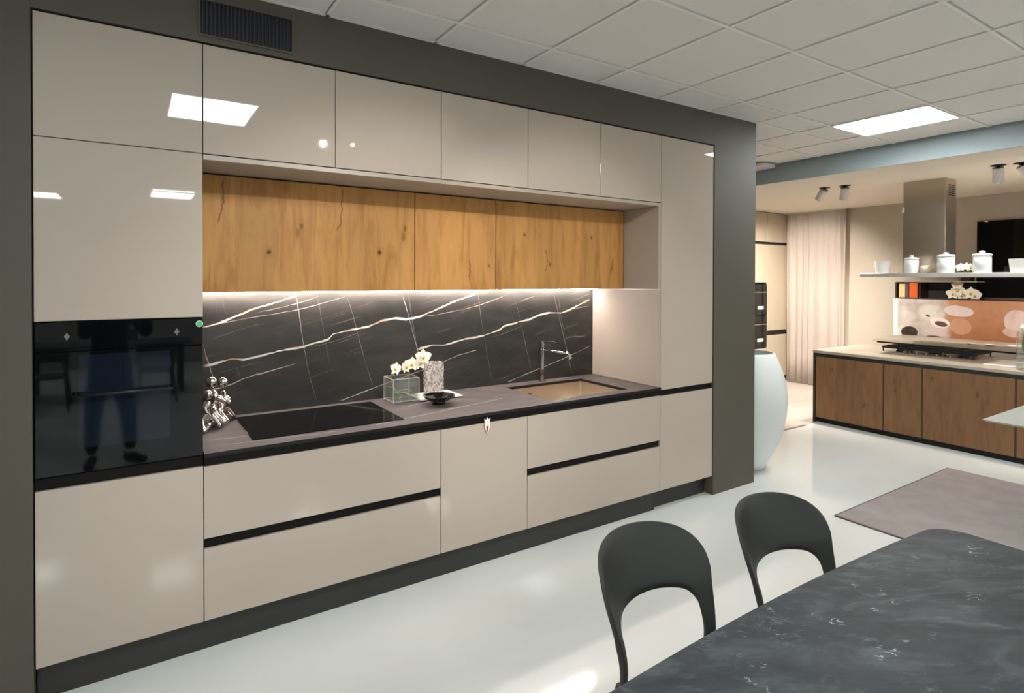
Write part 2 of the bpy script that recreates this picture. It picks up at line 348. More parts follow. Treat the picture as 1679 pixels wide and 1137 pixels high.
MT['curtain'] = mat('ivory_curtain_fabric', rgb(226, 214, 204), 0.9, var=0.03, scale=20, bump=0.1, bscale=300)
MT['cabinet_far'] = mat('beige_matt_laminate', rgb(186, 172, 152), 0.45, var=0.02)
MT['petal'] = mat('white_petal', rgb(248, 242, 228), 0.6, var=0.04, scale=40)
MT['yellow'] = mat('yellow_petal_lip', rgb(214, 176, 60), 0.6)
MT['leaf'] = mat('green_leaf', rgb(84, 120, 42), 0.5, var=0.15, scale=60)
MT['stem'] = mat('pale_green_stem', rgb(150, 165, 96), 0.5)
MT['glass'] = glass('clear_glass', (.97, .98, .97, 1), haze=0.05); MT['water'] = glass('water', (0.94, .98, 0.95, 1), ior=1.33, haze=.03)
MT['cut_glass'] = glass('smoky_cut_glass', (0.86, 0.80, 0.74, 1), 1.0, 60.0, 0.12, 1.6)
MT['jar_glass'] = mat('frosted_white_glass', rgb(224, 228, 230), 0.15, var=0.03)
MT['pale_blue'] = mat('pale_blue_panel_edge', rgb(200, 220, 218), 0.3)
MT['book_cream'] = mat('cream_cover', rgb(226, 196, 140), 0.6); MT['book_orange'] = mat('orange_cover', rgb(222, 98, 24), 0.55); MT['book_purple'] = mat('grey_violet_cover', rgb(92, 76, 84), 0.6)
MT['brown_box'] = mat('dark_brown_board', rgb(46, 38, 34), 0.5)
MT['cup'] = mat('beige_cup_glaze', rgb(206, 190, 176), 0.4)
MT['panel_glow'] = glow('light_panel_diffuser', (0.955, 0.99, 1.0, 1), E_PANEL)
MT['led'] = glow('warm_white_led', (1.0, 0.85, 0.78, 1), E_LED)
MT['spot_glow'] = glow('spot_lens', (1.0, 0.90, 0.75, 1), 90.0)
MT['far_spot_glow'] = glow('warm_spot_lens', (1.0, 0.82, 0.6, 1), 20.0)
MT['oven_glow'] = glow('oven_glow', (1.0, 0.5, 0.16, 1), 1.1)
MT['white_metal'] = mat('white_powder_coat', rgb(214, 208, 206), 0.4)
MT['denim'] = mat('dark_denim', rgb(18, 19, 23), 0.85, var=0.1, scale=60); MT['jumper'] = mat('dark_jumper', rgb(30, 30, 34), 0.9)
MT['skin'] = mat('skin', rgb(206, 160, 134), 0.55); MT['hair'] = mat('dark_hair', rgb(36, 26, 20), 0.6); MT['shoe'] = mat('black_shoe', rgb(14, 14, 15), 0.5)

# ---------------------------------------------------------------- mesh helpers
def wloc(o):
    v = Vector((0, 0, 0))
    while o is not None: v = v + o.location; o = o.parent
    return v
def obj(name, bm, m, parent=None, smooth=False, base=None, mats=None):
    """link a bmesh (world coordinates) as one mesh object; top-level meshes get their origin at their base"""
    me = bpy.data.meshes.new(name)
    if parent is not None: off = wloc(parent)
    elif base is not None: off = Vector(base)
    else:
        xs = [v.co for v in bm.verts]
        lo = Vector([min(c[i] for c in xs) for i in range(3)]); hi = Vector([max(c[i] for c in xs) for i in range(3)])
        off = Vector(((lo.x + hi.x) / 2, (lo.y + hi.y) / 2, lo.z))
    bmesh.ops.translate(bm, verts=bm.verts, vec=-off)
    bmesh.ops.recalc_face_normals(bm, faces=bm.faces)
    bm.to_mesh(me); bm.free()
    for q in (mats or [m]): me.materials.append(MT[q] if isinstance(q, str) else q)
    if smooth:
        me.polygons.foreach_set('use_smooth', [True] * len(me.polygons))
    o = bpy.data.objects.new(name, me); C.objects.link(o)
    if parent is not None: o.parent = parent
    else: o.location = off
    return o
def tag(o, label=None, cat=None, group=None, kind=None):
    if label: o['label'] = label
    if cat: o['category'] = cat
    if group: o['group'] = group
    if kind: o['kind'] = kind
    return o
def thing(name, label, cat, loc=(0, 0, 0), group=None):
    o = bpy.data.objects.new(name, None); C.objects.link(o); o.location = loc; o.empty_display_size = 0.05
    return tag(o, label, cat, group)
def struct(name, bm, m, parent=None):
    o = obj(name, bm, m, parent)
    if parent is None: o['kind'] = 'structure'
    return o
def dup(root, loc=None, label=None, parent=None):
    c = root.copy(); C.objects.link(c); c.parent = parent
    for ch in list(root.children): dup(ch, None, None, c)
    if loc is not None: c.location = loc
    if label: c['label'] = label
    return c
def B(x0, x1, y0, y1, z0, z1, bev=0.0, bm=None, seg=1):
    """(bevelled) box"""
    nb = bmesh.new()
    vs = [nb.verts.new((x, y, z)) for x in (x0, x1) for y in (y0, y1) for z in (z0, z1)]
    for f in ((0, 1, 3, 2), (4, 6, 7, 5), (0, 4, 5, 1), (2, 3, 7, 6), (0, 2, 6, 4), (1, 5, 7, 3)): nb.faces.new([vs[i] for i in f])
    if bev: bmesh.ops.bevel(nb, geom=list(nb.edges), offset=bev, segments=seg, affect='EDGES', profile=0.5)
    if bm is None: return nb
    me = bpy.data.meshes.new('tmp'); nb.to_mesh(me); nb.free(); bm.from_mesh(me); bpy.data.meshes.remove(me); return bm
def lathe(prof, cx=0, cy=0, n=32, bm=None, caps=True, facet=False):
    bm = bm or bmesh.new(); rings = []
    for r, z in prof:
        rings.append([bm.verts.new((cx + r * math.cos(2 * PI * i / n), cy + r * math.sin(2 * PI * i / n), z)) for i in range(n)])
    for a, b in zip(rings, rings[1:]):
        for i in range(n): bm.faces.new((a[i], a[(i + 1) % n], b[(i + 1) % n], b[i]))
    if caps:
        bm.faces.new(rings[0][::-1]); bm.faces.new(rings[-1])
    return bm
def tube(pts, rad, n=10, bm=None):
    bm = bm or bmesh.new(); pts = [Vector(p) for p in pts]
    if not isinstance(rad, (list, tuple)): rad = [rad] * len(pts)
    rings = []
    for i, p in enumerate(pts):
        d = (pts[min(i + 1, len(pts) - 1)] - pts[max(i - 1, 0)]).normalized()
        up = Vector((0, 0, 1)) if abs(d.z) < 0.95 else Vector((1, 0, 0))
        a = d.cross(up).normalized(); b = d.cross(a)
        rings.append([bm.verts.new(p + (a * math.cos(2 * PI * k / n) + b * math.sin(2 * PI * k / n)) * rad[i]) for k in range(n)])
    for a, b in zip(rings, rings[1:]):
        for k in range(n): bm.faces.new((a[k], a[(k + 1) % n], b[(k + 1) % n], b[k]))
    bm.faces.new(rings[0][::-1]); bm.faces.new(rings[-1])
    return bm
def prism(outline, z0, z1, bev=0.0, bm=None):
    bm = bm or bmesh.new()
    lo = [bm.verts.new((x, y, z0)) for x, y in outline]; hi = [bm.verts.new((x, y, z1)) for x, y in outline]
    n = len(outline)
    for i in range(n): bm.faces.new((lo[i], lo[(i + 1) % n], hi[(i + 1) % n], hi[i]))
    bm.faces.new(lo[::-1]); top = bm.faces.new(hi)
    if bev: bmesh.ops.bevel(bm, geom=list(top.edges), offset=bev, segments=2, affect='EDGES')
    return bm
def sphere(c, r, bm=None, s=(1, 1, 1), u=16, v=10):
    bm = bm or bmesh.new()
    bmesh.ops.create_uvsphere(bm, u_segments=u, v_segments=v, radius=r, matrix=Matrix.Translation(c) @ Matrix.Diagonal((*s, 1)))
    return bm
def skin_mesh(name, verts, edges, radii, m, parent, root=0, sub=2):
    """one continuous body grown over a skeleton, baked to a mesh"""
    me = bpy.data.meshes.new(name); me.from_pydata(verts, edges, [])
    o = bpy.data.objects.new(name, me); C.objects.link(o)
    md = o.modifiers.new('skin', 'SKIN'); md.use_smooth_shade = True
    for i, r in enumerate(radii):
        r = r if isinstance(r, tuple) else (r, r)
        me.skin_vertices[0].data[i].radius = r; me.skin_vertices[0].data[i].use_root = (i == root)
    s = o.modifiers.new('sub', 'SUBSURF'); s.levels = sub; s.render_levels = sub
    bpy.context.view_layer.update()
    ev = o.evaluated_get(bpy.context.evaluated_depsgraph_get()); nm = bpy.data.meshes.new_from_object(ev)
    o.modifiers.clear(); o.data = nm; nm.materials.clear(); nm.materials.append(MT[m])
    nm.polygons.foreach_set('use_smooth', [True] * len(nm.polygons))
    if parent is not None: o.parent = parent
    return o

# ================================================================ SETTING
ZC = 3.049          # main ceiling
ZL = 2.865          # dropped ceiling of the far kitchen
XB = 6.53           # beam line
struct('floor', B(-4.5, 9.9, -10.6, 3.4, -0.1, 0.0), 'floor')
struct('wall_left', B(-4.5, -0.004, -0.006, 0.90, 0.0, ZC), 'anthracite')
struct('wall_right', B(4.205, 4.745, -0.006, 0.90, 0.0, ZC), 'anthracite')
struct('wall_top', B(-0.003, 4.204, -0.006, 0.90, 2.797, ZC), 'anthracite')
struct('wall_back', B(-0.003, 4.204, 0.82, 0.90, 0.0, 2.796), 'anthracite')
struct('wall_west', B(-4.6, -4.501, -10.6, 0.90, 0.0, ZC + .05), 'room')
struct('wall_south', B(-4.5, 9.9, -10.7, -10.601, 0.0, ZC + .05), 'room')
struct('wall_east', B(9.7, 9.85, -10.6, 3.4, 0.0, ZC + .05), 'greige')
struct('wall_north', B(4.2, 9.699, 3.32, 3.4, 0.0, ZC + .05), 'greige')
struct('wall_inner', B(4.2, 4.745, 0.901, 3.319, 0.0, ZC), 'anthracite')
struct('trim_1', B(XB, XB + 0.02, -10.6, 3.319, ZL - 0.02, ZC + 0.05), 'beam')
low = struct('ceiling_lower', B(XB + 0.021, 9.699, -10.6, 3.319, ZL - 0.02, ZL), 'plaster')
struct('trim_2', B(4.8, 7.0, 0.815, 0.845, 0.0, 0.004), mat('grey_threshold', rgb(130, 126, 120), 0.4))
# tile joints seen in the floor past the threshold
ft = struct('trim_3', B(4.8, 9.65, 1.62, 1.626, 0.0, 0.0015), mat('floor_joint', rgb(170, 160, 150), 0.5))
# suspended ceiling: slab with tees and single tiles
ceil = struct('ceiling', B(-4.5, XB - .001, -10.6, 3.319, ZC + 0.03, ZC + 0.08), 'tile')
GX = [2.956 + 0.6 * i for i in range(-13, 6)]; GX = [x for x in GX if x < XB]
GY = [0.4388 - 0.7414 * k for k in range(-4, 15)]
PANELS = {}
def near(a, b): return abs(a - b) < 0.05
light_cells = [(5.356, -0.3026), (0.556, -1.785), (0.556, -7.345), (-1.244, -8.457), (5.356, -4.010), (-1.844, -4.010), (2.956, -8.457), (5.356, -7.716)]
GXa = [-4.5] + GX + [XB - .002]
tile_me = None
cells = []
for i in range(len(GXa) - 1):
    for j in range(len(GY) - 1):
        x0, x1 = GXa[i], GXa[i + 1]; y1, y0 = GY[j], GY[j + 1]
        if y1 < -10.4: continue
        if x1 < 4.3 and y1 > 0.9: continue
        if any(near(x0, a) and (near(y1, b) or (b == -7.345 and near(y1, -6.975))) for a, b in light_cells): continue
        cells.append((x0, x1, max(y0, -10.6), y1))
cells.sort(key=lambda c: (c[0] + c[1] - .7) ** 2 + (c[2] + c[3] + 2) ** 2)
full = None
for x0, x1, y0, y1 in cells:
    g = 0.0135
    if abs(x1 - x0 - 0.6) < 0.01 and abs(y1 - y0 - 0.7414) < 0.01:
        if full is None:
            full = obj('ceiling_tile', B(x0 + g, x1 - g, y0 + g, y1 - g, ZC + 0.006, ZC + 0.020, 0.003), 'tile', base=((x0 + x1) / 2, (y0 + y1) / 2, ZC))
            t = full
        else:
            t = full.copy(); C.objects.link(t)
        l = Vector(((x0 + x1) / 2, (y0 + y1) / 2, ZC + random.uniform(-0.0008, 0.0015)))
        t.parent = ceil; t.location = l - ceil.location
    else:
        obj('ceiling_tile', B(x0 + g, x1 - g, y0 + g, y1 - g, ZC + 0.006, ZC + 0.020, 0.003), 'tile', ceil)
for x in GX: obj('ceiling_tee', B(x - 0.0095, x + 0.0095, -10.6, 3.31 if x > 4.8 else -0.007, ZC - 0.001, ZC + 0.022), 'tee', ceil)
for y in GY:
    x0 = -4.5 if y < 0 else 4.75
    obj('ceiling_tee', B(x0, XB - .002, y - 0.0095, y + 0.0095, ZC, ZC + 0.0215), 'tee', ceil)
obj('wall_angle', B(-4.5, XB - .003, -0.03, -0.0065, ZC - 0.001, ZC + 0.004), 'tee', ceil)

PLAB = ['bright ceiling light panel nearest the blue-grey beam on the right', 'ceiling light panel above the camera, mirrored largest in the glossy upper doors',
        'ceiling light panel far behind the camera, mirrored above the oven on the right', 'ceiling light panel far behind the camera, mirrored at the left edge of the oven tower',
        'ceiling light panel behind the grey side table', 'ceiling light panel left of the camera', 'ceiling light panel at the far end of the room behind the marble table', 'ceiling light panel at the far end of the room near the beam']
for (x0, y1), lab in zip(light_cells, PLAB):
    x1 = x0 + 0.6; y0 = y1 - 0.7414
    t = thing('ceiling_light', lab, 'light', ((x0 + x1) / 2, (y0 + y1) / 2, ZC - 0.006), 'ceiling light panels')
    b = bmesh.new(); e = 0.016
    for q in ((x0 + .004, x1 - .004, y0 + .004, y0 + e), (x0 + .004, x1 - .004, y1 - e, y1 - .004), (x0 + .004, x0 + e, y0 + e, y1 - e), (x1 - e, x1 - .004, y0 + e, y1 - e)): B(*q, ZC - 0.006, ZC + 0.012, bm=b)
    obj('frame', b, 'white_metal', t)
    obj('diffuser', B(x0 + e, x1 - e, y0 + e, y1 - e, ZC - 0.003, ZC + 0.006), 'panel_glow', t)

# ================================================================ KITCHEN WALL
XS = [0.6 * i for i in range(8)]
G = 0.0018
def door(name, x0, x1, z0, z1, parent, m='lacquer', y0=0.0, y1=0.02):
    return obj(name, B(x0 + G, x1 - G, y0, y1, z0 + G, z1 - G, 0.0012), m, parent)
ZT, ZR, ZD, ZP = 2.790, 2.292, 0.866, 0.150
over_lab = ['glossy beige overhead cabinet above the oven tower', 'glossy beige overhead cabinet right of the oven tower, under the air vent', 'second glossy beige overhead cabinet right of the oven tower',
            'third glossy beige overhead cabinet right of the oven tower', 'fourth glossy beige overhead cabinet right of the oven tower', 'fifth glossy beige overhead cabinet, next to the tall right cabinet']
for i in range(6):
    t = thing('overhead_cabinet', over_lab[i], 'cabinet', (XS[i] + .3, 0.3, ZR), 'overhead cabinets in the top row')
    obj('body', B(XS[i] + .001, XS[i + 1] - .001, 0.021, 0.70, ZR + .002, ZT), 'carcass', t)
    door('door', XS[i], XS[i + 1], ZR, ZT, t)
# oven tower
t = thing('oven_tower', 'tall glossy beige oven tower cabinet at the left end', 'cabinet', (0.3, 0.3, ZP))
b = B(0.001, 0.018, 0.021, 0.70, ZP, ZR - .002); B(0.582, 0.599, 0.021, 0.81, ZP, ZR - .002, bm=b); B(0.0185, 0.5815, 0.66, 0.70, ZP, ZR - .002, bm=b); B(0.0185, 0.5815, 0.021, 0.655, ZP, 0.868, bm=b); B(0.0185, 0.5815, 0.021, 0.655, 1.545, ZR - .002, bm=b)
obj('body', b, 'carcass', t)
door('upper_door', 0, 0.6, 1.547, ZR, t); door('lower_door', 0, 0.6, ZP, ZD, t)
obj('handle_groove', B(0.002, 0.598, 0.012, 0.0205, ZD + .002, 0.912), 'black_profile', t)
# oven
t = thing('built_in_oven', 'black glass built-in oven in the tall left cabinet', 'oven', (0.3, 0.3, 0.918))
obj('body', B(0.025, 0.575, 0.024, 0.60, 0.918, 1.530), 'dark_metal', t)
cp = obj('control_panel', B(0.003, 0.597, -0.002, 0.022, 1.424, 1.543, 0.0015), 'black_glass', t)
obj('display', B(0.255, 0.350, -0.0035, -0.002, 1.458, 1.505, 0.0006), 'ceramic_glass', cp)
for kx in (0.108, 0.494):
    k = bmesh.new(); bmesh.ops.create_cone(k, cap_ends=True, segments=24, radius1=0.012, radius2=0.009, depth=0.022, matrix=Matrix.Translation((kx, -0.013, 1.487)) @ Matrix.Rotation(PI / 2, 4, 'X'))
    B(kx - .0025, kx + .0025, -0.0285, -0.024, 1.472, 1.502, bm=k)
    obj('knob', k, 'chrome', cp)
dr = obj('oven_door', B(0.003, 0.597, -0.002, 0.022, 0.918, 1.420, 0.0015), 'black_glass', t)
obj('window', B(0.145, 0.468, -0.0026, -0.002, 1.02, 1.405), 'blue_glass', dr)
hb = tube([(0.12, -0.036, 1.243), (0.48, -0.036, 1.243)], 0.006, 12)
for hx in (0.135, 0.465): tube([(hx, -0.036, 1.243), (hx, -0.003, 1.243)], 0.004, 8, hb)
obj('handle', hb, 'dark_metal', dr, smooth=True)
t = thing('sticker', 'small round green sticker on the oven top right corner', 'sticker', (0.584, -0.003, 1.518))
s = bmesh.new(); bmesh.ops.create_cone(s, cap_ends=True, segments=24, radius1=0.0125, radius2=0.0125, depth=0.001, matrix=Matrix.Translation((0.584, -0.0032, 1.518)) @ Matrix.Rotation(PI / 2, 4, 'X'))
obj('disc', s, 'green', t)
s = bmesh.new(); bmesh.ops.create_cone(s, cap_ends=True, segments=24, radius1=0.0145, radius2=0.0145, depth=0.0006, matrix=Matrix.Translation((0.584, -0.0024, 1.518)) @ Matrix.Rotation(PI / 2, 4, 'X'))
obj('rim', s, 'paper', t)
# tall right cabinet
t = thing('tall_cabinet', 'tall glossy beige cabinet at the right end beside the anthracite column', 'cabinet', (3.9, 0.3, ZP))
obj('body', B(3.601, 4.199, 0.0215, 0.81, ZP, ZT), 'carcass', t)
door('upper_door', 3.6, 4.2, 0.900, ZT, t); door('lower_door', 3.6, 4.2, ZP, 0.858, t)
obj('handle_groove', B(3.602, 4.198, 0.012, 0.021, 0.861, 0.898), 'black_profile', t)
# niche lining
t = thing('niche_lining', 'beige board lining over and right of the recessed worktop niche', 'panel', (2.1, 0.3, 0.93))
obj('top_board', B(0.601, 3.598, 0.0, 0.81, 2.266, ZR - .003, 0.001), 'lacquer_mat', t)
obj('side_board', B(3.574, 3.598, 0.0, 0.36, 1.652, 2.2655, 0.001), 'lacquer_mat', t)
obj('lower_side_board', B(3.574, 3.598, 0.0, 0.728, 0.927, 1.646, 0.001), 'lacquer_mat', t)
obj('side_pale_strip', B(3.5725, 3.597, 0.002, 0.70, 1.6465, 1.6515), mat('pale_satin', rgb(225, 220, 214), 0.35, 0.3), t)  # thin pale strip between the upper and lower side boards
# oak wall cabinets
for x0, x1, lab in ((0.602, 1.794, 'wide golden oak wall cabinet next to the oven tower'), (1.798, 2.385, 'narrow golden oak wall cabinet in the middle of the niche'), (2.389, 3.572, 'wide golden oak wall cabinet at the right end of the niche')):
    t = thing('oak_wall_cabinet', lab, 'cabinet', ((x0 + x1) / 2, 0.5, 1.65), 'oak wall cabinets in the niche')
    obj('body', B(x0, x1, 0.382, 0.728, 1.654, 2.262), 'carcass', t)
    obj('door', B(x0 + .001, x1 - .001, 0.360, 0.381, 1.651, 2.258, 0.0012), 'oak', t)
t = thing('led_strip', 'bright white LED light strip under the oak wall cabinets', 'light', (2.1, 0.69, 1.64))
obj('profile', B(0.61, 3.56, 0.670, 0.715, 1.6475, 1.653), 'white_metal', t)
obj('diffuser', B(0.612, 3.558, 0.675, 0.712, 1.642, 1.6474), 'led', t)
obj('backsplash', B(0.602, 3.572, 0.73, 0.75, 0.927, 1.651), 'stone'); tag(bpy.data.objects['backsplash'], 'black stone backsplash with white and gold veins behind the worktop', 'backsplash')
# base units
t = thing('drawer_unit', 'wide beige two-drawer unit under the induction hob', 'cabinet', (1.2, 0.3, ZP))
obj('body', B(0.603, 1.797, 0.0215, 0.70, ZP, 0.78), 'carcass', t)
door('drawer_front', 0.6, 1.8, 0.528, ZD, t); door('drawer_front', 0.6, 1.8, ZP, 0.484, t)
obj('handle_groove', B(0.603, 1.797, 0.012, 0.021, 0.486, 0.526), 'black_profile', t)
t = thing('dishwasher', 'beige panelled dishwasher between the two drawer units', 'dishwasher', (2.1, 0.3, ZP))
obj('body', B(1.803, 2.397, 0.0215, 0.62, ZP, 0.85), 'carcass', t); door('door', 1.8, 2.4, ZP, ZD, t)
t = thing('sink_unit', 'wide beige two-drawer unit under the sink', 'cabinet', (3.0, 0.3, ZP))
obj('body', B(2.403, 3.597, 0.0215, 0.70, ZP, 0.70), 'carcass', t)
door('drawer_front', 2.4, 3.6, 0.528, ZD, t); door('drawer_front', 2.4, 3.6, ZP, 0.484, t)
obj('handle_groove', B(2.403, 3.597, 0.012, 0.021, 0.486, 0.526), 'black_profile', t)
t = thing('plinth', 'charcoal plinth running under the beige base cabinets', 'plinth', (2.1, 0.1, 0))
obj('plinth_board', B(0.002, 3.586, 0.045, 0.065, 0.0, ZP - .002), 'plinth', t); obj('plinth_board', B(3.588, 4.198, 0.075, 0.095, 0.0, ZP - .002), 'plinth', t)
# worktop with a cut-out for the sink and shallow one for the hob
SX0, SX1, SY0, SY1 = 2.625, 3.345, 0.077, 0.605
t = thing('worktop', 'dark stone kitchen worktop with fine pale veins', 'worktop', (2.1, 0.36, 0.905))
def slab_hole(x0, x1, y0, y1, z0, z1, h):
    bm = bmesh.new(); X = [x0, h[0], h[1], x1]; Y = [y0, h[2], h[3], y1]
    top = [[bm.verts.new((x, y, z1)) for y in Y] for x in X]; bot = [[bm.verts.new((x, y, z0)) for y in Y] for x in X]
    for i in range(3):
        for j in range(3):
            if i == 1 and j == 1: continue
            bm.faces.new((top[i][j], top[i + 1][j], top[i + 1][j + 1], top[i][j + 1])); bm.faces.new((bot[i][j], bot[i][j + 1], bot[i + 1][j + 1], bot[i + 1][j]))
    for i in range(3):
        bm.faces.new((top[i][0], bot[i][0], bot[i + 1][0], top[i + 1][0])); bm.faces.new((top[i][3], top[i + 1][3], bot[i + 1][3], bot[i][3]))
        bm.faces.new((top[0][i], top[0][i + 1], bot[0][i + 1], bot[0][i])); bm.faces.new((top[3][i], bot[3][i], bot[3][i + 1], top[3][i + 1]))
    bm.faces.new((top[1][1], top[2][1], bot[2][1], bot[1][1])); bm.faces.new((top[1][2], bot[1][2], bot[2][2], top[2][2]))
    bm.faces.new((top[1][1], bot[1][1], bot[1][2], top[1][2])); bm.faces.new((top[2][1], top[2][2], bot[2][2], bot[2][1]))
    return bm
obj('stone_slab', slab_hole(0.602, 3.598, -0.012, 0.727, 0.906, 0.925, (SX0, SX1, SY0, SY1)), 'worktop', t)
obj('handle_groove', B(0.602, 3.598, -0.006, 0.02, ZD + .002, 0.9055), 'black_profile', t)
t = thing('induction_hob', 'black glass induction hob set flush in the worktop', 'hob', (1.2, 0.37, 0.925))
obj('glass_plate', B(0.822, 1.618, 0.098, 0.655, 0.9255, 0.9285, 0.0012), 'ceramic_glass', t)
zm = mat('grey_zone_print', rgb(15, 15, 16), 0.2, spec=0.25)
for rx, ry, r in ((1.02, .24, .09), (1.02, .50, .09), (1.42, .24, .09), (1.42, .50, .09)):
    rm = bmesh.new(); lathe([(r, 0.9286), (r, 0.9288), (r - .002, 0.9288), (r - .002, 0.9286)], rx, ry, 40, rm, caps=False); obj('zone_mark', rm, zm, t)
# sink
t = thing('sink', 'rectangular stainless steel sink sunk in the worktop', 'sink', (2.985, 0.34, 0.735))
def basin(x0, x1, y0, y1, z0, z1, th):
    bm = bmesh.new()
    def ring(a, z, r, k=5):
        out = []
        for cx, cy, s in ((x1 - a - r, y1 - a - r, 0), (x0 + a + r, y1 - a - r, 1), (x0 + a + r, y0 + a + r, 2), (x1 - a - r, y0 + a + r, 3)):
            for q in range(k): an = (s + q / (k - 1)) * PI / 2; out.append(bm.verts.new((cx + r * math.cos(an), cy + r * math.sin(an), z)))
        return out
    R = [ring(-th, z1, .02), ring(-th, z0 - th, .02), None]
    inn = [ring(0, z1, .012), ring(0, z0 + .02, .012), ring(.018, z0, .012)]
    def bridge(a, b):
        n = len(a)
        for i in range(n): bm.faces.new((a[i], a[(i + 1) % n], b[(i + 1) % n], b[i]))
    bridge(R[0], R[1]); bm.faces.new(R[1]); bridge(R[0], inn[0]); bridge(inn[0], inn[1]); bridge(inn[1], inn[2]); bm.faces.new(inn[2])
    return bm
obj('basin', basin(SX0 + .001, SX1 - .001, SY0 + .001, SY1 - .001, 0.735, 0.9045, 0.0008), 'sink_steel', t)
ov = B(2.80, 2.86, SY1 - .0035, SY1 - .0015, 0.852, 0.857); B(2.80, 2.86, SY1 - .0035, SY1 - .0015, 0.840, 0.845, bm=ov)
obj('overflow_slot', ov, 'matt_black', t)
obj('drain', lathe([(.045, .7355), (.045, .739), (.03, .7385), (.005, .737)], 3.0, .40, 28), 'steel', t, smooth=False)
# tap
TX, TY = 3.0, 0.665
t = thing('kitchen_tap', 'slim chrome mixer tap with angled spout behind the sink', 'tap', (TX, TY, 0.9255))
obj('base_ring', lathe([(.026, .9255), (.026, .931), (.019, .933)], TX, TY, 28), 'chrome', t, smooth=False)
obj('column', lathe([(.0165, .9335), (.0165, 1.03), (.0185, 1.031), (.0185, 1.036), (.0165, 1.037), (.0165, 1.165), (.0185, 1.166), (.0185, 1.178), (.0165, 1.179), (.0165, 1.215), (.022, 1.216), (.022, 1.223), (.0165, 1.224), (.0165, 1.243)], TX, TY, 28), 'chrome', t, smooth=False)
sp = tube([(TX + .012, TY - .012, 1.172), (TX + .07, TY - .09, 1.163), (TX + .125, TY - .165, 1.155)], [.0085, .008, .008], 14)
obj('spout', sp, 'chrome', t, smooth=True)
obj('spout_head', tube([(TX + .116, TY - .152, 1.166), (TX + .132, TY - .174, 1.140), (TX + .140, TY - .184, 1.112)], [.010, .0125, .0115], 16), 'chrome', t, smooth=True)
obj('lever', tube([(TX + .01, TY - .01, 1.232), (TX + .06, TY - .06, 1.236), (TX + .10, TY - .10, 1.222)], [.006, .005, .004], 10), 'dark_metal', t, smooth=True)
# air vent in the soffit
t = thing('air_vent', 'dark air vent grille in the anthracite soffit', 'vent', (0.787, -0.006, 2.828))
obj('backing', B(0.590, 0.984, -0.0075, -0.0065, 2.831, 2.984), 'matt_black', t)
fr = B(0.582, 0.590, -0.016, -0.0065, 2.822, 2.992); B(0.984, 0.992, -0.016, -0.0065, 2.822, 2.992, bm=fr); B(0.590, 0.984, -0.016, -0.0065, 2.822, 2.830, bm=fr); B(0.590, 0.984, -0.016, -0.0065, 2.985, 2.992, bm=fr)
obj('frame', fr, 'anthracite', t)
sl0 = None
slm = mat('dark_blue_vent_slat', rgb(36, 41, 54), 0.5)
for i in range(23):
    x = 0.5965 + i * 0.01665
    if sl0 is None: sl0 = obj('slat', B(x, x + 0.006, -0.0155, -0.008, 2.831, 2.984), slm, t)
    else: c = sl0.copy(); C.objects.link(c); c.location.x = x - 0.5965

# hang tag on the dishwasher
t = thing('hang_tag', 'small white paper tag with red print hanging on the dishwasher door', 'tag', (2.099, -0.004, 0.80))
b = bmesh.new()
pts = [(2.078, .893), (2.090, .884), (2.098, .897), (2.108, .886), (2.120, .892), (2.118, .868), (2.116, .835), (2.106, .812), (2.100, .803), (2.094, .812), (2.083, .835)]
def plate(pts, y0, y1, bm):
    lo = [bm.verts.new((x, y0, z)) for x, z in pts]; hi = [bm.verts.new((x, y1, z)) for x, z in pts]; n = len(pts)
    for i in range(n): bm.faces.new((lo[i], lo[(i + 1) % n], hi[(i + 1) % n], hi[i]))
    bm.faces.new(lo); bm.faces.new(hi[::-1]); return bm
obj('paper', plate(pts, -0.0145, -0.0135, b), 'paper', t)
obj('red_print', plate([(2.091, .846), (2.108, .846), (2.106, .822), (2.100, .808), (2.094, .822)], -0.0150, -0.0146, bmesh.new()), 'red', t)
obj('string', tube([(2.099, -0.0140, .885), (2.099, -0.0132, .9)], .001, 6), 'paper', t)

# ---------------------------------------------------------------- things on the worktop
WZ = 0.9255
def figurine():
    t = thing('metal_figurine', 'polished silver figurine of small clinging figures beside the oven tower', 'figurine', (0.68, 0.46, WZ))
    def fig(cx, cy, h, ang, lean):
        c, s = math.cos(ang), math.sin(ang)
        def q(x, y, z): return (cx + (x * c - y * s) * h - 0.68, cy + (x * s + y * c) * h - 0.46, z * h)
        V = [q(0, 0, .30), q(.02, 0, .48), q(.05 * lean, 0, .64), q(.06 * lean, 0, .74), q(.10, .12, .34), q(.22, .14, .18), q(.30, .15, .045), q(-.06, -.10, .26), q(.02, -.2, .14), q(.10, -.24, .045),
             q(.10, .15, .56), q(.22, .13, .46), q(.04, -.15, .56), q(.16, -.18, .44)]
        E = [(0, 1), (1, 2), (2, 3), (0, 4), (4, 5), (5, 6), (0, 7), (7, 8), (8, 9), (2, 10), (10, 11), (2, 12), (12, 13)]
        R = [h * r for r in (.115, .10, .105, .05, .08, .065, .07, .08, .065, .07, .05, .045, .05, .045)]
        skin_mesh('figure_body', V, E, R, 'rose', t, 0, 2)
        hd = q(.10 * lean, 0, .88)
        obj('figure_head', sphere((hd[0] + 0.68, hd[1] + 0.46, hd[2] + WZ), .105 * h, s=(1, .92, 1.1)), 'rose', t, smooth=True)
    fig(0.735, 0.565, 0.255, 0.1, 0.4); fig(0.690, 0.50, 0.275, 0.6, -0.3); fig(0.645, 0.43, 0.215, -0.5, 0.8)
    obj('branch', tube([(0.63, .36, WZ + .012), (.66, .42, WZ + .03), (.71, .50, WZ + .05), (.77, .57, WZ + .03), (.81, .60, WZ + .011)], [.011, .014, .016, .014, .011], 12), 'rose', t, smooth=True)
figurine()

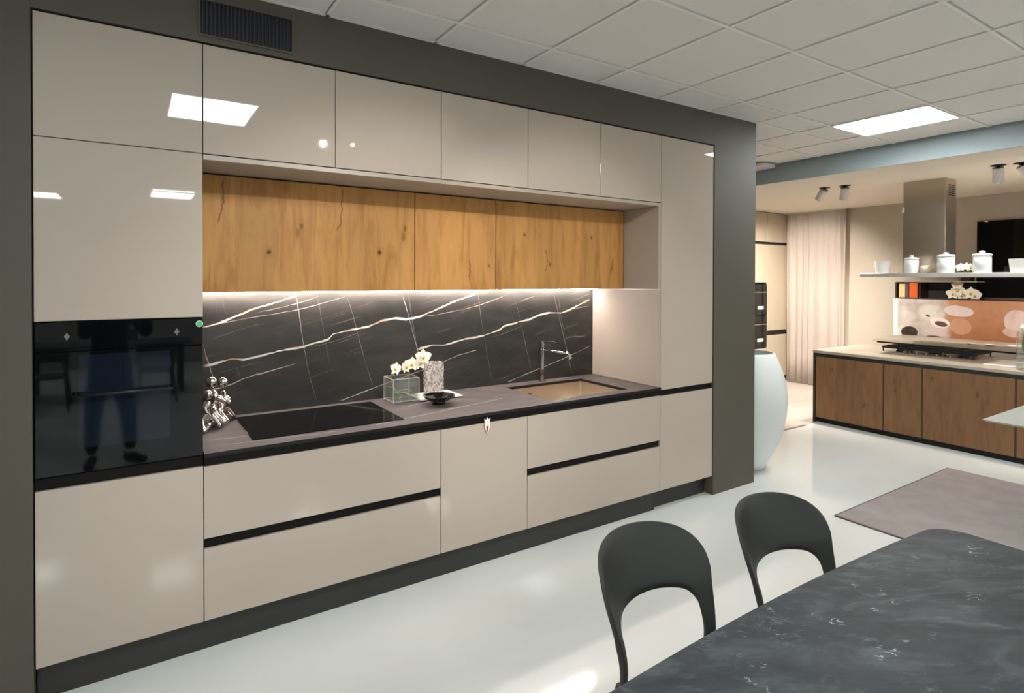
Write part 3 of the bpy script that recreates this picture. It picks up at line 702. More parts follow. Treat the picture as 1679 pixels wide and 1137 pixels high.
# cube vase with orchids
def rect_tube(x0, x1, y0, y1, z0, z1, th, zb):
    bm = bmesh.new()
    R = []
    for a, z in ((0, z0), (0, z1), (th, z1), (th, zb)):
        R.append([bm.verts.new(p + (z,)) for p in ((x0 + a, y0 + a), (x1 - a, y0 + a), (x1 - a, y1 - a), (x0 + a, y1 - a))])
    for a, b in zip(R, R[1:]):
        for i in range(4): bm.faces.new((a[i], a[(i + 1) % 4], b[(i + 1) % 4], b[i]))
    bm.faces.new(R[0][::-1]); bm.faces.new(R[3]); return bm
t = thing('glass_vase', 'square clear glass vase holding white orchids on the worktop', 'vase', (1.80, 0.585, WZ))
obj('vase_wall', rect_tube(1.712, 1.888, 0.500, 0.665, WZ, WZ + .158, .006, WZ + .012), 'glass', t)
ve = bmesh.new(); q = .0016
for xx in (1.712, 1.888):
    for yy in (.500, .665): B(xx - q, xx + q, yy - q, yy + q, WZ + .003, WZ + .158, bm=ve)
for zz in (WZ + .1565, WZ + .0125):
    for yy in (.500, .665): B(1.712, 1.888, yy - q, yy + q, zz - q, zz + q, bm=ve)
    for xx in (1.712, 1.888): B(xx - q, xx + q, .500, .665, zz - q, zz + q, bm=ve)
obj('bright_edge', ve, mat('bright_glass_edge', rgb(200, 196, 188), 0.3), t)  # pale bars: light caught in the glass edges, put into colour
obj('water', B(1.7195, 1.8805, 0.5075, 0.6575, WZ + .0125, WZ + .045), 'water', t)
t = thing('orchid_stem', 'white orchid blossoms on an arching stem in the square glass vase', 'flower', (1.76, 0.58, WZ + .02))
obj('stem', tube([(1.80, .58, WZ + .018), (1.75, .60, WZ + .09), (1.735, .61, WZ + .15), (1.765, .60, WZ + .19), (1.82, .58, WZ + .205), (1.90, .56, WZ + .225), (1.96, .55, WZ + .245)], [.003] * 7, 8), 'stem', t, smooth=True)
lf = bmesh.new()
for k, (a, b) in enumerate((((1.76, .53), (1.86, .62)), ((1.85, .52), (1.74, .60)), ((1.78, .62), (1.86, .55)))):
    for i in range(6):
        pass
    A, Bp = Vector((*a, WZ + .022 + .012 * k)), Vector((*b, WZ + .035 + .012 * k)); side = Vector((-(Bp - A).y, (Bp - A).x, 0)).normalized()
    rows = []
    for i in range(7):
        u = i / 6; w = .013 * math.sin(PI * min(1, u * .94 + .03)); p = A.lerp(Bp, u) + Vector((0, 0, .02 * math.sin(PI * u)))
        rows.append((lf.verts.new(p + side * w), lf.verts.new(p + Vector((0, 0, .003))), lf.verts.new(p - side * w)))
    for r0, r1 in zip(rows, rows[1:]):
        lf.faces.new((r0[0], r0[1], r1[1], r1[0])); lf.faces.new((r0[1], r0[2], r1[2], r1[1]))
obj('leaf', lf, 'leaf', t)
def petal_mesh(L, W, n=6):
    bm = bmesh.new(); rows = []
    for i in range(n + 1):
        u = i / n; w = W * math.sin(PI * (0.06 + 0.90 * u) ** 0.9) * .5
        rows.append([bm.verts.new((L * u, w * k, .18 * L * u * u - abs(k) * .10 * w + (.0)) ) for k in (-1, -.5, 0, .5, 1)])
    for a, b in zip(rows, rows[1:]):
        for k in range(4): bm.faces.new((a[k], a[k + 1], b[k + 1], b[k]))
    return bm
def blossom(c, face, s, parent):
    F = Vector(face).normalized(); up = Vector((0, 0, 1)); Rr = up.cross(F).normalized(); U = F.cross(Rr)
    bm = bmesh.new()
    for k, (L, W) in enumerate(((.040, .030), (.042, .044), (.040, .026), (.040, .026), (.042, .044))):
        an = PI / 2 + k * 2 * PI / 5
        q = petal_mesh(L * s, W * s)
        X = Rr * math.cos(an) + U * math.sin(an); Yv = F.cross(X); mt = Matrix((X, Yv, F)).transposed().to_4x4(); mt.translation = Vector(c)
        bmesh.ops.transform(q, matrix=mt, verts=q.verts)
        me = bpy.data.meshes.new('t'); q.to_mesh(me); q.free(); bm.from_mesh(me); bpy.data.meshes.remove(me)
    o = obj('blossom', bm, 'petal', parent, smooth=True)
    lp = sphere(Vector(c) + F * .008 * s - U * .004 * s, .0075 * s, s=(1, 1, 1.2), u=10, v=8)
    obj('blossom_lip', lp, 'yellow', o, smooth=True)
for c, fc, s in (((1.765, .585, WZ + .212), (-.9, -.5, .25), 1.0), ((1.822, .570, WZ + .222), (.5, -.9, .1), 1.0), ((1.868, .560, WZ + .238), (-.7, -.8, .2), 1.05), ((1.915, .548, WZ + .245), (.3, -1, .0), 1.1), ((1.945, .560, WZ + .278), (-.3, -1, .35), 1.2)):
    blossom(c, fc, s * 1.12, t)
# tray, cut glass vase, bowl
t = thing('white_tray', 'flat white tray under the cut glass vase', 'tray', (2.03, 0.60, WZ))
obj('tray_plate', B(1.893, 2.20, 0.475, 0.705, WZ + .004, WZ + .012, .003), 'white_gloss', t)
obj('foot', B(1.93, 2.135, 0.53, 0.675, WZ, WZ + .0038), 'white_gloss', t)
t = thing('cut_glass_vase', 'smoky cut glass cylinder vase standing on the white tray', 'vase', (2.045, 0.61, WZ + .0125))
z0 = WZ + .0125
cg = bmesh.new(); n = 36; rings = []
prof = [(.045, z0), (.066, z0 + .004)] + [(.066, z0 + .004 + .0195 * k) for k in range(1, 12)] + [(.060, z0 + .2185), (.060, z0 + .016)]
for ri, (r, z) in enumerate(prof):
    rg = []
    for i in range(n):
        rr = r + (.0032 * ((i + ri) % 2) if 1 <= ri <= 11 else 0)
        rg.append(cg.verts.new((2.045 + rr * math.cos(2 * PI * i / n), .61 + rr * math.sin(2 * PI * i / n), z)))
    rings.append(rg)
for a, b in zip(rings, rings[1:]):
    for i in range(n): cg.faces.new((a[i], a[(i + 1) % n], b[(i + 1) % n], b[i]))
cg.faces.new(rings[0][::-1]); cg.faces.new(rings[-1])
obj('glass_body', cg, 'cut_glass', t)
t = thing('black_bowl', 'shallow faceted black glass bowl on a foot, on the worktop', 'bowl', (1.965, 0.365, WZ))
obj('bowl_body', lathe([(.040, WZ), (.046, WZ + .006), (.040, WZ + .014), (.060, WZ + .022), (.098, WZ + .046), (.107, WZ + .056), (.101, WZ + .056), (.088, WZ + .044), (.055, WZ + .026), (.01, WZ + .024)], 1.965, .365, 8), mat('black_bowl_glass', rgb(14, 10, 12), 0.05, spec=0.7), t)

# ================================================================ DINING TABLE, CHAIRS
TZ = 0.78
def table_outline():
    pts = []
    x0, x1, yt, yb = 0.95, 2.93, -2.02, -3.02
    n = 24
    def edge_top(x): u = (x - (x0 + x1) / 2) / ((x1 - x0) / 2); return yt + .045 * (1 - u * u)
    # top edge with barrel bow, rounded corners
    r = .10
    for i in range(n + 1):
        x = x0 + r + (x1 - x0 - 2 * r) * i / n; pts.append((x, edge_top(x)))
    for i in range(1, 9):
        a = PI / 2 - PI / 2 * i / 8; pts.append((x1 - r + r * math.cos(a), edge_top(x1 - r) - r + r * math.sin(a)))
    for i in range(0, 9):
        a = -PI / 2 * i / 8; pts.append((x1 - r + r * math.cos(a), yb + r + r * math.sin(a)))
    for i in range(n + 1):
        x = x1 - r - (x1 - x0 - 2 * r) * i / n; pts.append((x, yb - .045 * (1 - ((x - (x0 + x1) / 2) / ((x1 - x0) / 2)) ** 2)))
    for i in range(1, 9):
        a = -PI / 2 - PI / 2 * i / 8; pts.append((x0 + r + r * math.cos(a), yb + r + r * math.sin(a)))
    for i in range(0, 8):
        a = PI - PI / 2 * i / 8; pts.append((x0 + r + r * math.cos(a), edge_top(x0 + r) - r + r * math.sin(a)))
    out = []
    for p in pts:
        if not out or (Vector(p) - Vector(out[-1])).length > .004: out.append(p)
    return out
t = thing('dining_table', 'black marble-look dining table with pale veins in the foreground', 'table', (1.94, -2.52, 0))
obj('tabletop', prism(table_outline(), TZ - .018, TZ, .003), 'marble', t)
fr = B(1.15, 2.73, -2.30, -2.26, .70, .76); B(1.15, 2.73, -2.78, -2.74, .70, .76, bm=fr); B(1.15, 1.19, -2.74, -2.30, .70, .76, bm=fr); B(2.69, 2.73, -2.74, -2.30, .70, .76, bm=fr)
obj('apron', fr, 'matt_black', t)
for x, y in ((1.17, -2.28), (2.71, -2.28), (1.17, -2.76), (2.71, -2.76)):
    sx = -1 if x < 1.9 else 1; sy = -1 if y < -2.5 else 1
    obj('leg', tube([(x + sx * .04, y + sy * .03, 0), (x, y, .70)], [.018, .026], 12), 'matt_black', t, smooth=True)

def make_chair(label):
    t = thing('dining_chair', label, 'chair', (0, 0, 0), 'charcoal plastic dining chairs')
    outer = [(-.2, .42), (-.205, .55), (-.222, .68), (-.235, .76), (-.225, .83), (-.18, .88), (-.1, .905), (0, .912)]
    inner = [(-.166, .42), (-.168, .5), (-.168, .58), (-.163, .632), (-.135, .668), (-.07, .681), (0, .684)]
    def dens(a, n):
        a = a + [(-x, z) for x, z in a[::-1][1:]]
        # Catmull-Rom smoothing, then even spacing
        sm = []
        for i in range(len(a) - 1):
            p0, p1, p2, p3 = (Vector(a[max(0, i - 1)]), Vector(a[i]), Vector(a[i + 1]), Vector(a[min(len(a) - 1, i + 2)]))
            for k in range(8):
                u = k / 8; sm.append(.5 * ((2 * p1) + (-p0 + p2) * u + (2 * p0 - 5 * p1 + 4 * p2 - p3) * u * u + (-p0 + 3 * p1 - 3 * p2 + p3) * u ** 3))
        sm.append(Vector(a[-1]))
        L = [0]
        for p, q in zip(sm, sm[1:]): L.append(L[-1] + (q - p).length)
        out = []; j = 0
        for i in range(n):
            d = L[-1] * i / (n - 1)
            while j < len(L) - 2 and L[j + 1] < d: j += 1
            out.append(sm[j].lerp(sm[j + 1], (d - L[j]) / max(1e-9, L[j + 1] - L[j])))
        return out
    n = 61; O = dens(outer, n); I = dens(inner, n)
    WS, HS, ANG, LEAN = 1.138, 0.866, 0.80, 0.486
    Rr = .235 * WS / ANG
    def bend(p, off):
        s = p[0] * WS; z = .45 + (p[1] - .45) * HS; a = s / Rr
        return Vector(((Rr + off) * math.sin(a), -Rr + (Rr + off) * math.cos(a) + LEAN * (math.sqrt((z - .50) ** 2 + .0064) - .08) + .041, z))
    bm = bmesh.new(); K = 8; th = .017
    fr_, bk = [], []
    for i in range(n):
        o, q = Vector((O[i][0], O[i][1])), Vector((I[i][0], I[i][1]))
        rowf, rowb = [], []
        for k in range(K + 1):
            u = k / K; p = o.lerp(q, u); e = min(1.0, min(u, 1 - u) * 6) ** .5; tt = th * (.45 + .55 * e) * (1.25 if abs(p[0]) > .15 and p[1] < .62 else 1)
            rowf.append(bm.verts.new(bend(p, -tt / 2))); rowb.append(bm.verts.new(bend(p, tt / 2)))
        fr_.append(rowf); bk.append(rowb)
    for i in range(n - 1):
        for k in range(K):
            bm.faces.new((fr_[i][k], fr_[i][k + 1], fr_[i + 1][k + 1], fr_[i + 1][k])); bm.faces.new((bk[i][k], bk[i + 1][k], bk[i + 1][k + 1], bk[i][k + 1]))
        bm.faces.new((fr_[i][0], fr_[i + 1][0], bk[i + 1][0], bk[i][0])); bm.faces.new((fr_[i][K], bk[i][K], bk[i + 1][K], fr_[i + 1][K]))
    for i in (0, n - 1):
        for k in range(K): bm.faces.new((fr_[i][k], bk[i][k], bk[i][k + 1], fr_[i][k + 1]))
    obj('backrest', bm, 'chair', t, smooth=True)
    # seat shell
    st = bmesh.new(); rows = []
    for r in (0.0, .35, .7, .92, 1.0):
        ring = []
        for i in range(36):
            a = 2 * PI * i / 36; ex = .62
            x = .215 * r * math.copysign(abs(math.cos(a)) ** ex, math.cos(a)); y = -.225 + .225 * r * math.copysign(abs(math.sin(a)) ** ex, math.sin(a))
            ring.append((x, y, .432 + .016 * r * r - (.010 if r == 1.0 else 0)))
        rows.append(ring)
    top = [[st.verts.new(p) for p in rg] for rg in rows[1:]]; ct = st.verts.new((0, -.225, .432))
    bot = [st.verts.new((x * .97, -.225 + (y + .225) * .97, z - .022)) for x, y, z in rows[-1]]
    for i in range(36):
        st.faces.new((ct, top[0][i], top[0][(i + 1) % 36])); st.faces.new((top[-1][i], bot[i], bot[(i + 1) % 36], top[-1][(i + 1) % 36]))
        for a, b in zip(top, top[1:]): st.faces.new((a[i], b[i], b[(i + 1) % 36], a[(i + 1) % 36]))
    st.faces.new(bot)
    obj('seat', st, 'chair', t, smooth=True)
    for sx in (-1, 1):
        obj('leg', tube([(sx * .232, .13, 0), (sx * .214, .06, .20), (sx * .199, .010, .38), (sx * .194, -.006, .45)], [.013, .016, .018, .016], 12), 'chair', t, smooth=True)
        obj('leg', tube([(sx * .215, -.47, 0), (sx * .20, -.44, .22), (sx * .178, -.405, .43)], [.013, .017, .022], 12), 'chair', t, smooth=True)
    return t
ch = make_chair('charcoal plastic dining chair nearest the drawer units at the marble table'); ch.location = (1.80, -1.658, 0); ch.rotation_euler.z = -0.031
c2 = dup(ch, (2.433, -1.727, 0), 'charcoal plastic dining chair at the marble table, nearer the rug'); c2.rotation_euler.z = -0.11

# rug, grey side table
t = thing('area_rug', 'taupe grey rug on the white floor beside the marble table', 'rug', (5.58, -1.75, 0))
obj('pile', B(4.61, 6.55, -2.75, -0.765, 0.001, 0.011, .003), 'rug', t)
b = bmesh.new()
for q in ((4.60, 6.56, -0.768, -0.755), (4.60, 6.56, -2.76, -2.747), (4.60, 4.613, -2.747, -0.768), (6.547, 6.56, -2.747, -0.768)): B(*q, 0.0, 0.009, bm=b)
obj('binding', b, 'rug_edge', t)
t = thing('grey_table', 'pale grey thin-topped table standing on the rug', 'table', (5.9, -1.82, 0))
b = B(5.295, 6.50, -2.24, -1.405, .735, .75)
for v in b.verts:
    if v.co.z < .74: v.co.x += (.022 if v.co.x < 5.9 else -.022); v.co.y += (.022 if v.co.y < -1.8 else -.022)
obj('tabletop', b, 'grey_top', t)
for x, y in ((5.80, -1.75), (6.35, -1.50), (5.80, -2.1), (6.35, -2.15)): obj('leg', tube([(x, y, 0.0115), (x, y, .735)], [.016, .02], 12), 'dark_metal', t, smooth=True)
# big white vase behind the column
t = thing('floor_vase', 'large white egg-shaped floor vase behind the anthracite column', 'vase', (5.07, 0.30, 0))
P = [(.150, 0), (.165, .004), (.19, .06), (.25, .18), (.31, .33), (.345, .50), (.353, .64), (.340, .78), (.305, .92), (.250, 1.045), (.235, 1.06), (.22, 1.055), (.24, 1.0), (.28, .86), (.32, .64), (.29, .40), (.1, .1)]
obj('vase_body', lathe(P, 5.07, .30, 56), 'white_vase', t, smooth=True)

# ================================================================ FAR KITCHEN
IX0, IX1, IY0, IY1 = 7.25, 8.49, -2.6, 0.885
t = thing('kitchen_island', 'brown oak kitchen island with greige stone top and gas hob', 'island', (7.9, -0.85, 0))
obj('body', B(IX0 + .03, IX1, IY0 + .02, IY1 - .025, .07, .80), 'carcass', t)
obj('plinth', B(IX0 + .05, IX1 - .02, IY0 + .05, IY1 - .05, 0, .068), 'matt_black', t)
obj('end_panel', B(IX0, IX1, IY1 - .022, IY1, 0.0, .838), 'oak_edge', t)
obj('groove', B(IX0 + .012, IX1, IY0 + .02, IY1 - .024, .802, .838), 'groove', t)
obj('stone_top', B(IX0 - .004, IX1 + .0, IY0, IY1 + .004, .840, .872, .002), 'worktop_far', t)
ys = [IY1 - .024, 0.10, -0.275, -1.045, -1.80, -2.575]
for a, b_ in zip(ys, ys[1:]):
    obj('door', B(IX0 + .006, IX0 + .028, b_ + .009, a - .009, .062, .798, .001), 'oak_dark', t)
    obj('post', B(IX0 + .010, IX0 + .029, b_ - .008, b_ + .008, .062, .80), 'oak_edge', t)
# gas hob on it
t = thing('gas_hob', 'black gas hob with cast iron pan grates on the kitchen island', 'hob', (8.08, 0.0, .872))
hz = .8725
obj('hob_plate', B(7.76, 8.30, -0.56, 0.36, hz, hz + .008, .002), 'steel', t)
for i, (x, y, r) in enumerate(((7.92, .21, .045), (8.16, .21, .05), (8.03, -.10, .065), (7.92, -.41, .05), (8.16, -.41, .045))):
    obj('burner', lathe([(r, hz + .009), (r, hz + .022), (r * .8, hz + .024), (r * .75, hz + .034), (r * .2, hz + .036)], x, y, 20), 'matt_black', t)
for y0, y1 in ((.07, .35), (-.25, .05), (-.55, -.27)):
    g = bmesh.new(); z = hz + .048
    for yy in (y0, y1 - .012): B(7.78, 8.28, yy, yy + .012, z, z + .022, bm=g)
    for xx in (7.78, 8.268): B(xx, xx + .012, y0 + .012, y1 - .012, z, z + .022, bm=g)
    for xx in (7.90, 8.02, 8.14): B(xx, xx + .010, y0 + .012, y1 - .012, z + .006, z + .030, bm=g)
    B(7.792, 8.268, (y0 + y1) / 2 - .005, (y0 + y1) / 2 + .005, z + .006, z + .030, bm=g)
    for xx in (7.785, 8.262):
        for yy in (y0 + .005, y1 - .015): B(xx, xx + .012, yy, yy + .010, hz + .0085, z, bm=g)
    obj('pan_grate', g, 'matt_black', t)
for y in (.12, .0, -.10, -.2, -.32): obj('knob', lathe([(.016, hz + .0085), (.015, hz + .026), (.01, hz + .028)], 7.80, y, 14), 'chrome', t)
# raised counter behind
t = thing('raised_counter', 'raised greige stone counter behind the gas hob', 'counter', (8.95, -0.9, 0))
obj('body', B(8.50, 9.36, -2.6, .76, 0.0, .905), 'cabinet_far', t)
obj('groove', B(8.52, 9.36, -2.6, .74, .9055, .924), 'carcass', t)
obj('stone_top', B(8.496, 9.37, -2.6, .785, .925, .958, .002), 'worktop_far', t)
for x, y, r, lab in ((8.7, -.22, .05, 'small white saucer on the raised counter, the left one'), (8.72, -.40, .06, 'small white saucer on the raised counter, nearer the tulip vase')):
    q = thing('saucer', lab, 'saucer', (x, y, .958), 'white saucers on the raised counter')
    obj('dish', lathe([(r * .5, .9585), (r * .6, .962), (r, .972), (r * .95, .973), (r * .5, .966), (r * .1, .965)], x, y, 24), 'white_gloss', q)
q = thing('white_tray', 'long white tray on the raised counter in front of the orchid print', 'tray', (8.75, -.85, .958))
obj('tray_plate', B(8.66, 8.86, -1.15, -.55, .9585, .968, .003), 'white_gloss', q); obj('rim', rect_tube(8.655, 8.865, -1.155, -.545, .9684, .974, .008, .969), 'white_gloss', q)
q = thing('cutting_board', 'white cutting board on the island beside the gas hob', 'board', (7.72, -.93, .872))
obj('board', B(7.48, 8.02, -1.10, -.72, .8725, .884, .003), 'white_gloss', q); obj('grip', B(7.70, 7.80, -1.13, -1.10, .8725, .884, .003), 'white_gloss', q)
# tulip vase
tx, ty = 7.42, -1.10; hz = .8725
t = thing('tulip_vase', 'clear glass vase with clear water at the right edge of the island', 'vase', (tx, ty, hz))
obj('vase_wall', lathe([(.085, hz), (.10, hz + .01), (.105, hz + .12), (.10, hz + .25), (.095, hz + .36), (.089, hz + .36), (.094, hz + .25), (.099, hz + .12), (.094, hz + .02)], tx, ty, 36), 'glass', t, smooth=True)
obj('water', lathe([(.092, hz + .0215), (.0965, hz + .07)], tx, ty, 36), 'water', t, smooth=False)
t = thing('tulip', 'white tulip with long green leaves in the glass vase on the island', 'flower', (tx, ty, hz + .03))
obj('stem', tube([(tx + .02, ty - .02, hz + .03), (tx, ty, hz + .2), (tx - .02, ty + .045, hz + .38)], .004, 8), 'stem', t, smooth=True)
tb = bmesh.new()
for k in range(6):
    q = petal_mesh(.055, .035); a = k * PI / 3; X = Vector((.45 * math.cos(a), .45 * math.sin(a), .9)).normalized(); F = Vector((math.cos(a), math.sin(a), -.5)).normalized(); F = -(F - X * F.dot(X)).normalized(); Yv = F.cross(X)
    mt = Matrix((X, Yv, F)).transposed().to_4x4(); mt.translation = Vector((tx - .02, ty + .045, hz + .375)); bmesh.ops.transform(q, matrix=mt, verts=q.verts)
    me = bpy.data.meshes.new('t'); q.to_mesh(me); q.free(); tb.from_mesh(me); bpy.data.meshes.remove(me)
sphere((tx - .02, ty + .045, hz + .40), .024, tb, (1, 1, 1.25), 12, 8)
obj('flower_head', tb, 'petal', t, smooth=True)
for (p0, p1, p2, w) in (((0, 0, .05), (-.03, .03, .2), (-.03, .04, .345), .030), ((.01, -.01, .05), (.0, -.03, .18), (-.02, -.10, .30), .034), ((.0, .02, .04), (.05, -.03, .16), (.06, -.09, .25), .03)):
    lf = bmesh.new(); rows = []
    for i in range(9):
        u = i / 8; p = Vector(p0).lerp(Vector(p1), u).lerp(Vector(p1).lerp(Vector(p2), u), u); ww = w * math.sin(PI * (.05 + .93 * u)) ; s_ = Vector((.3, .95, 0))
        p = p + Vector((tx, ty, hz)); rows.append((lf.verts.new(p - s_ * ww), lf.verts.new(p + Vector((.006, 0, 0))), lf.verts.new(p + s_ * ww)))
    for a, b_ in zip(rows, rows[1:]):
        lf.faces.new((a[0], a[1], b_[1], b_[0])); lf.faces.new((a[1], a[2], b_[2], b_[1]))
    obj('leaf', lf, 'leaf', t, smooth=True)
# hood: chimney with long steel shelf
t = thing('extractor_hood', 'steel chimney extractor hood with a long flat shelf hanging over the island', 'hood', (7.85, -.5, 1.757))
hc = obj('chimney', B(7.75, 8.03, -.29, .125, 1.804, ZL - .021, .002), 'hood_steel', t)
vg = bmesh.new()
for k in range(2):
    for r in range(6): B(7.83 + k * .09, 7.89 + k * .09, -.2925, -.2895, 2.66 + r * .022, 2.672 + r * .022, bm=vg)
obj('vent_slot', vg, 'dark_metal', hc)
obj('shelf', B(7.50, 8.10, -2.3, .472, 1.757, 1.801, .003), mat('satin_shelf_steel', rgb(214, 212, 208), 0.5, 0.7), t)
obj('mounting_clip', B(7.742, 7.7495, .11, .13, 2.50, 2.56), 'white_gloss', hc)
SZ = 1.8015
def jar(x, y, r, h, lab):
    t = thing('storage_jar', lab, 'jar', (x, y, SZ), 'white glass jars on the hood shelf')
    obj('jar_body', lathe([(r * .9, SZ), (r, SZ + .006), (r, SZ + h * .74), (r * .93, SZ + h * .77), (r * .88, SZ + h * .77), (r * .93, SZ + h * .72), (r * .93, SZ + .01)], x, y, 32), 'jar_glass', t, smooth=True)
    lid = obj('lid', lathe([(r * 1.06, SZ + h * .775), (r * 1.06, SZ + h * .80), (r * .95, SZ + h * .85), (r * .45, SZ + h * .88), (.006, SZ + h * .89)], x, y, 32), 'white_gloss', t, smooth=True)
    obj('lid_knob', lathe([(r * .22, SZ + h * .885), (r * .34, SZ + h * .93), (r * .28, SZ + h * .985), (.004, SZ + h)], x, y, 20), 'white_gloss', lid, smooth=True)
jar(7.60, -.025, .068, .20, 'white glass storage jar in front of the left part of the steel chimney')
jar(7.60, -.352, .078, .222, 'white glass storage jar right of the steel chimney')
jar(7.60, -.668, .078, .228, 'white glass storage jar in front of the black panel')
def pot(x, y, w, h, lab, sq):
    t = thing('white_pot', lab, 'pot', (x, y, SZ), 'white pots on the hood shelf')
    bm = bmesh.new()
    k = 4 if sq else 28; R = []
    for r, z in ((.82, SZ), (.86, SZ + .004), (1.0, SZ + h), (.93, SZ + h), (.80, SZ + .012)):
        R.append([bm.verts.new((x + w * r * (1.414 if sq else 1) * math.cos(2 * PI * (i + (.5 if sq else 0)) / k), y + w * r * (1.414 if sq else 1) * math.sin(2 * PI * (i + (.5 if sq else 0)) / k), z)) for i in range(k)])
    for a, b_ in zip(R, R[1:]):
        for i in range(k): bm.faces.new((a[i], a[(i + 1) % k], b_[(i + 1) % k], b_[i]))
    bm.faces.new(R[0][::-1]); bm.faces.new(R[-1])
    obj('pot_body', bm, 'white_gloss', t)
pot(7.60, .27, .083, .142, 'white tapered pot at the left end of the hood shelf', False)
pot(7.62, -1.0, .10, .134, 'square white pot on the hood shelf at the right edge', True)
q = thing('beige_cup', 'beige cup beside the first glass jar on the hood shelf', 'cup', (7.62, -.155, SZ))
obj('cup_body', lathe([(.03, SZ), (.048, SZ + .01), (.055, SZ + .05), (.04, SZ + .085), (.034, SZ + .085), (.048, SZ + .05), (.03, SZ + .012)], 7.62, -.155, 24), 'cup', q, smooth=True)
def flowers(x, y, z, s, lab, pts):
    t = thing('white_flowers', lab, 'flower', (x, y, z))
    for dx, dy, dz, fc, ss in pts: blossom((x + dx, y + dy, z + dz), fc, ss * s, t)
    return t
t = flowers(7.66, -.51, SZ, 1.3, 'white flower heads lying between the jars on the hood shelf', [(0, .045, .058, (-1, -.2, .3), .9), (0, 0, .062, (-1, .1, .5), .95), (0, -.04, .055, (-1, -.4, .2), .85)])
obj('stem', tube([(7.69, -.42, SZ + .006), (7.69, -.60, SZ + .008)], .004, 8), 'stem', t)
# wall niche box, splashback, black panel on the far wall
t = thing('wall_niche_box', 'dark brown open wall box holding books and white flowers', 'shelf', (9.55, .44, 1.465))
obj('back', B(9.66, 9.698, -.045, .915, 1.468, 1.712), 'brown_box', t)
obj('bottom_board', B(9.42, 9.659, -.045, .915, 1.468, 1.482), 'brown_box', t); obj('top_board', B(9.42, 9.659, -.045, .915, 1.698, 1.712), 'worktop_far', t)  # top board paler: reflected light put into its colour
obj('side_board', B(9.42, 9.659, .898, .915, 1.4825, 1.6975), 'brown_box', t)
obj('divider', B(9.42, 9.659, .60, .612, 1.4825, 1.6975), 'brown_box', t)
bz = 1.4825
for y0, w, h, m, lab in ((.80, .075, .19, 'book_cream', 'cream book at the left end of the dark wall box'), (.755, .038, .195, 'book_purple', 'thin dark violet book between cream and orange books'), (.645, .10, .205, 'book_orange', 'thick orange book in the dark wall box')):
    q = thing('book', lab, 'book', (9.53, y0 + w / 2, bz), 'books in the wall box')
    obj('pages', B(9.455, 9.60, y0 + .004, y0 + w - .004, bz + .004, bz + h - .005), 'paper', q)
    cv = B(9.445, 9.605, y0, y0 + .0038, bz, bz + h); B(9.445, 9.605, y0 + w - .0038, y0 + w, bz, bz + h, bm=cv); B(9.445, 9.4545, y0 + .0038, y0 + w - .0038, bz, bz + h, bm=cv)
    obj('cover', cv, m, q)
t = thing('white_flowers', 'white orchid bunch standing in the dark wall box', 'flower', (9.40, .12, bz))
for dy, dz, fc, ss in ((.20, .06, (-1, -.3, .1), 1), (.14, .10, (-1, .2, .2), 1.1), (.09, .05, (-1, -.2, 0), 1), (.0, .07, (-1, -.3, .2), 1.1), (-.05, .04, (-1, .1, .1), 1), (.15, .17, (-1, 0, .5), .9)): blossom((9.50, .05 + dy - .0, bz + dz), fc, 1.9 * ss, t)
obj('stem', tube([(9.54, .19, bz + .002), (9.53, .16, bz + .1), (9.52, .2, bz + .17)], .006, 8), 'stem', t, smooth=True)
t = thing('splashback', 'glass splashback printed with orchids and dark stones on a peach ground', 'backsplash', (9.5, -.7, .96))
obj('glass_edge', B(9.40, 9.45, .865, .925, .945, 1.463), 'pale_blue', t)
obj('printed_glass', B(9.402, 9.45, -2.3, .864, .945, 1.463), 'print', t)
t = thing('black_wall_panel', 'large glossy black panel on the far greige wall', 'panel', (9.66, -.85, 1.5))
obj('panel', B(9.655, 9.698, -1.75, .042, 1.500, 2.50, .003), 'black_glass', t)
obj('frame_strip', B(9.645, 9.699, -1.75, -.047, 1.478, 1.4985), 'steel', t)
q = thing('black_speaker', 'small upright black box behind the jars on the wall box', 'box', (9.55, .09, 1.7125))
obj('case', B(9.50, 9.64, .055, .165, 1.7125, 1.885, .004), 'matt_black', q); obj('front_cloth', B(9.496, 9.4995, .062, .158, 1.72, 1.878), 'brown_box', q)
# tall cabinets at the back
t = thing('tall_cabinet', 'tall beige cabinet beside the curtain in the far kitchen', 'cabinet', (9.4, 3.0, 0))
obj('body', B(9.102, 9.695, 2.722, 3.3, .02, ZL - .022), 'carcass', t)
for z0, z1 in ((2.352, ZL - .03), (.880, 2.308), (.095, .800)): obj('door', B(9.105, 9.692, 2.70, 2.721, z0, z1, .0015), 'cabinet_far', t)
for z0 in (2.315, .815): obj('handle_rail', B(9.105, 9.692, 2.706, 2.7215, z0, z0 + .016), 'dark_metal', t)
obj('plinth', B(9.105, 9.692, 2.76, 2.78, 0, .09), 'matt_black', t)
t = thing('tall_oven_cabinet', 'tall beige cabinet with two built-in ovens seen past the column', 'cabinet', (8.8, 3.0, 0))
b = B(8.502, 9.098, 3.27, 3.3, .02, ZL - .022); B(8.502, 8.518, 2.722, 3.269, .02, ZL - .022, bm=b); B(9.082, 9.098, 2.722, 3.269, .02, ZL - .022, bm=b); B(8.519, 9.081, 2.722, 3.269, 1.67, ZL - .022, bm=b); B(8.519, 9.081, 2.722, 3.269, .02, .60, bm=b)
obj('body', b, 'carcass', t)
for z0, z1 in ((2.352, ZL - .03), (1.68, 2.308), (.095, .590)): obj('door', B(8.505, 9.095, 2.70, 2.721, z0, z1, .0015), 'cabinet_far', t)
obj('handle_rail', B(8.505, 9.095, 2.706, 2.7215, 2.315, 2.331), 'dark_metal', t)
obj('plinth', B(8.505, 9.095, 2.76, 2.78, 0, .09), 'matt_black', t)
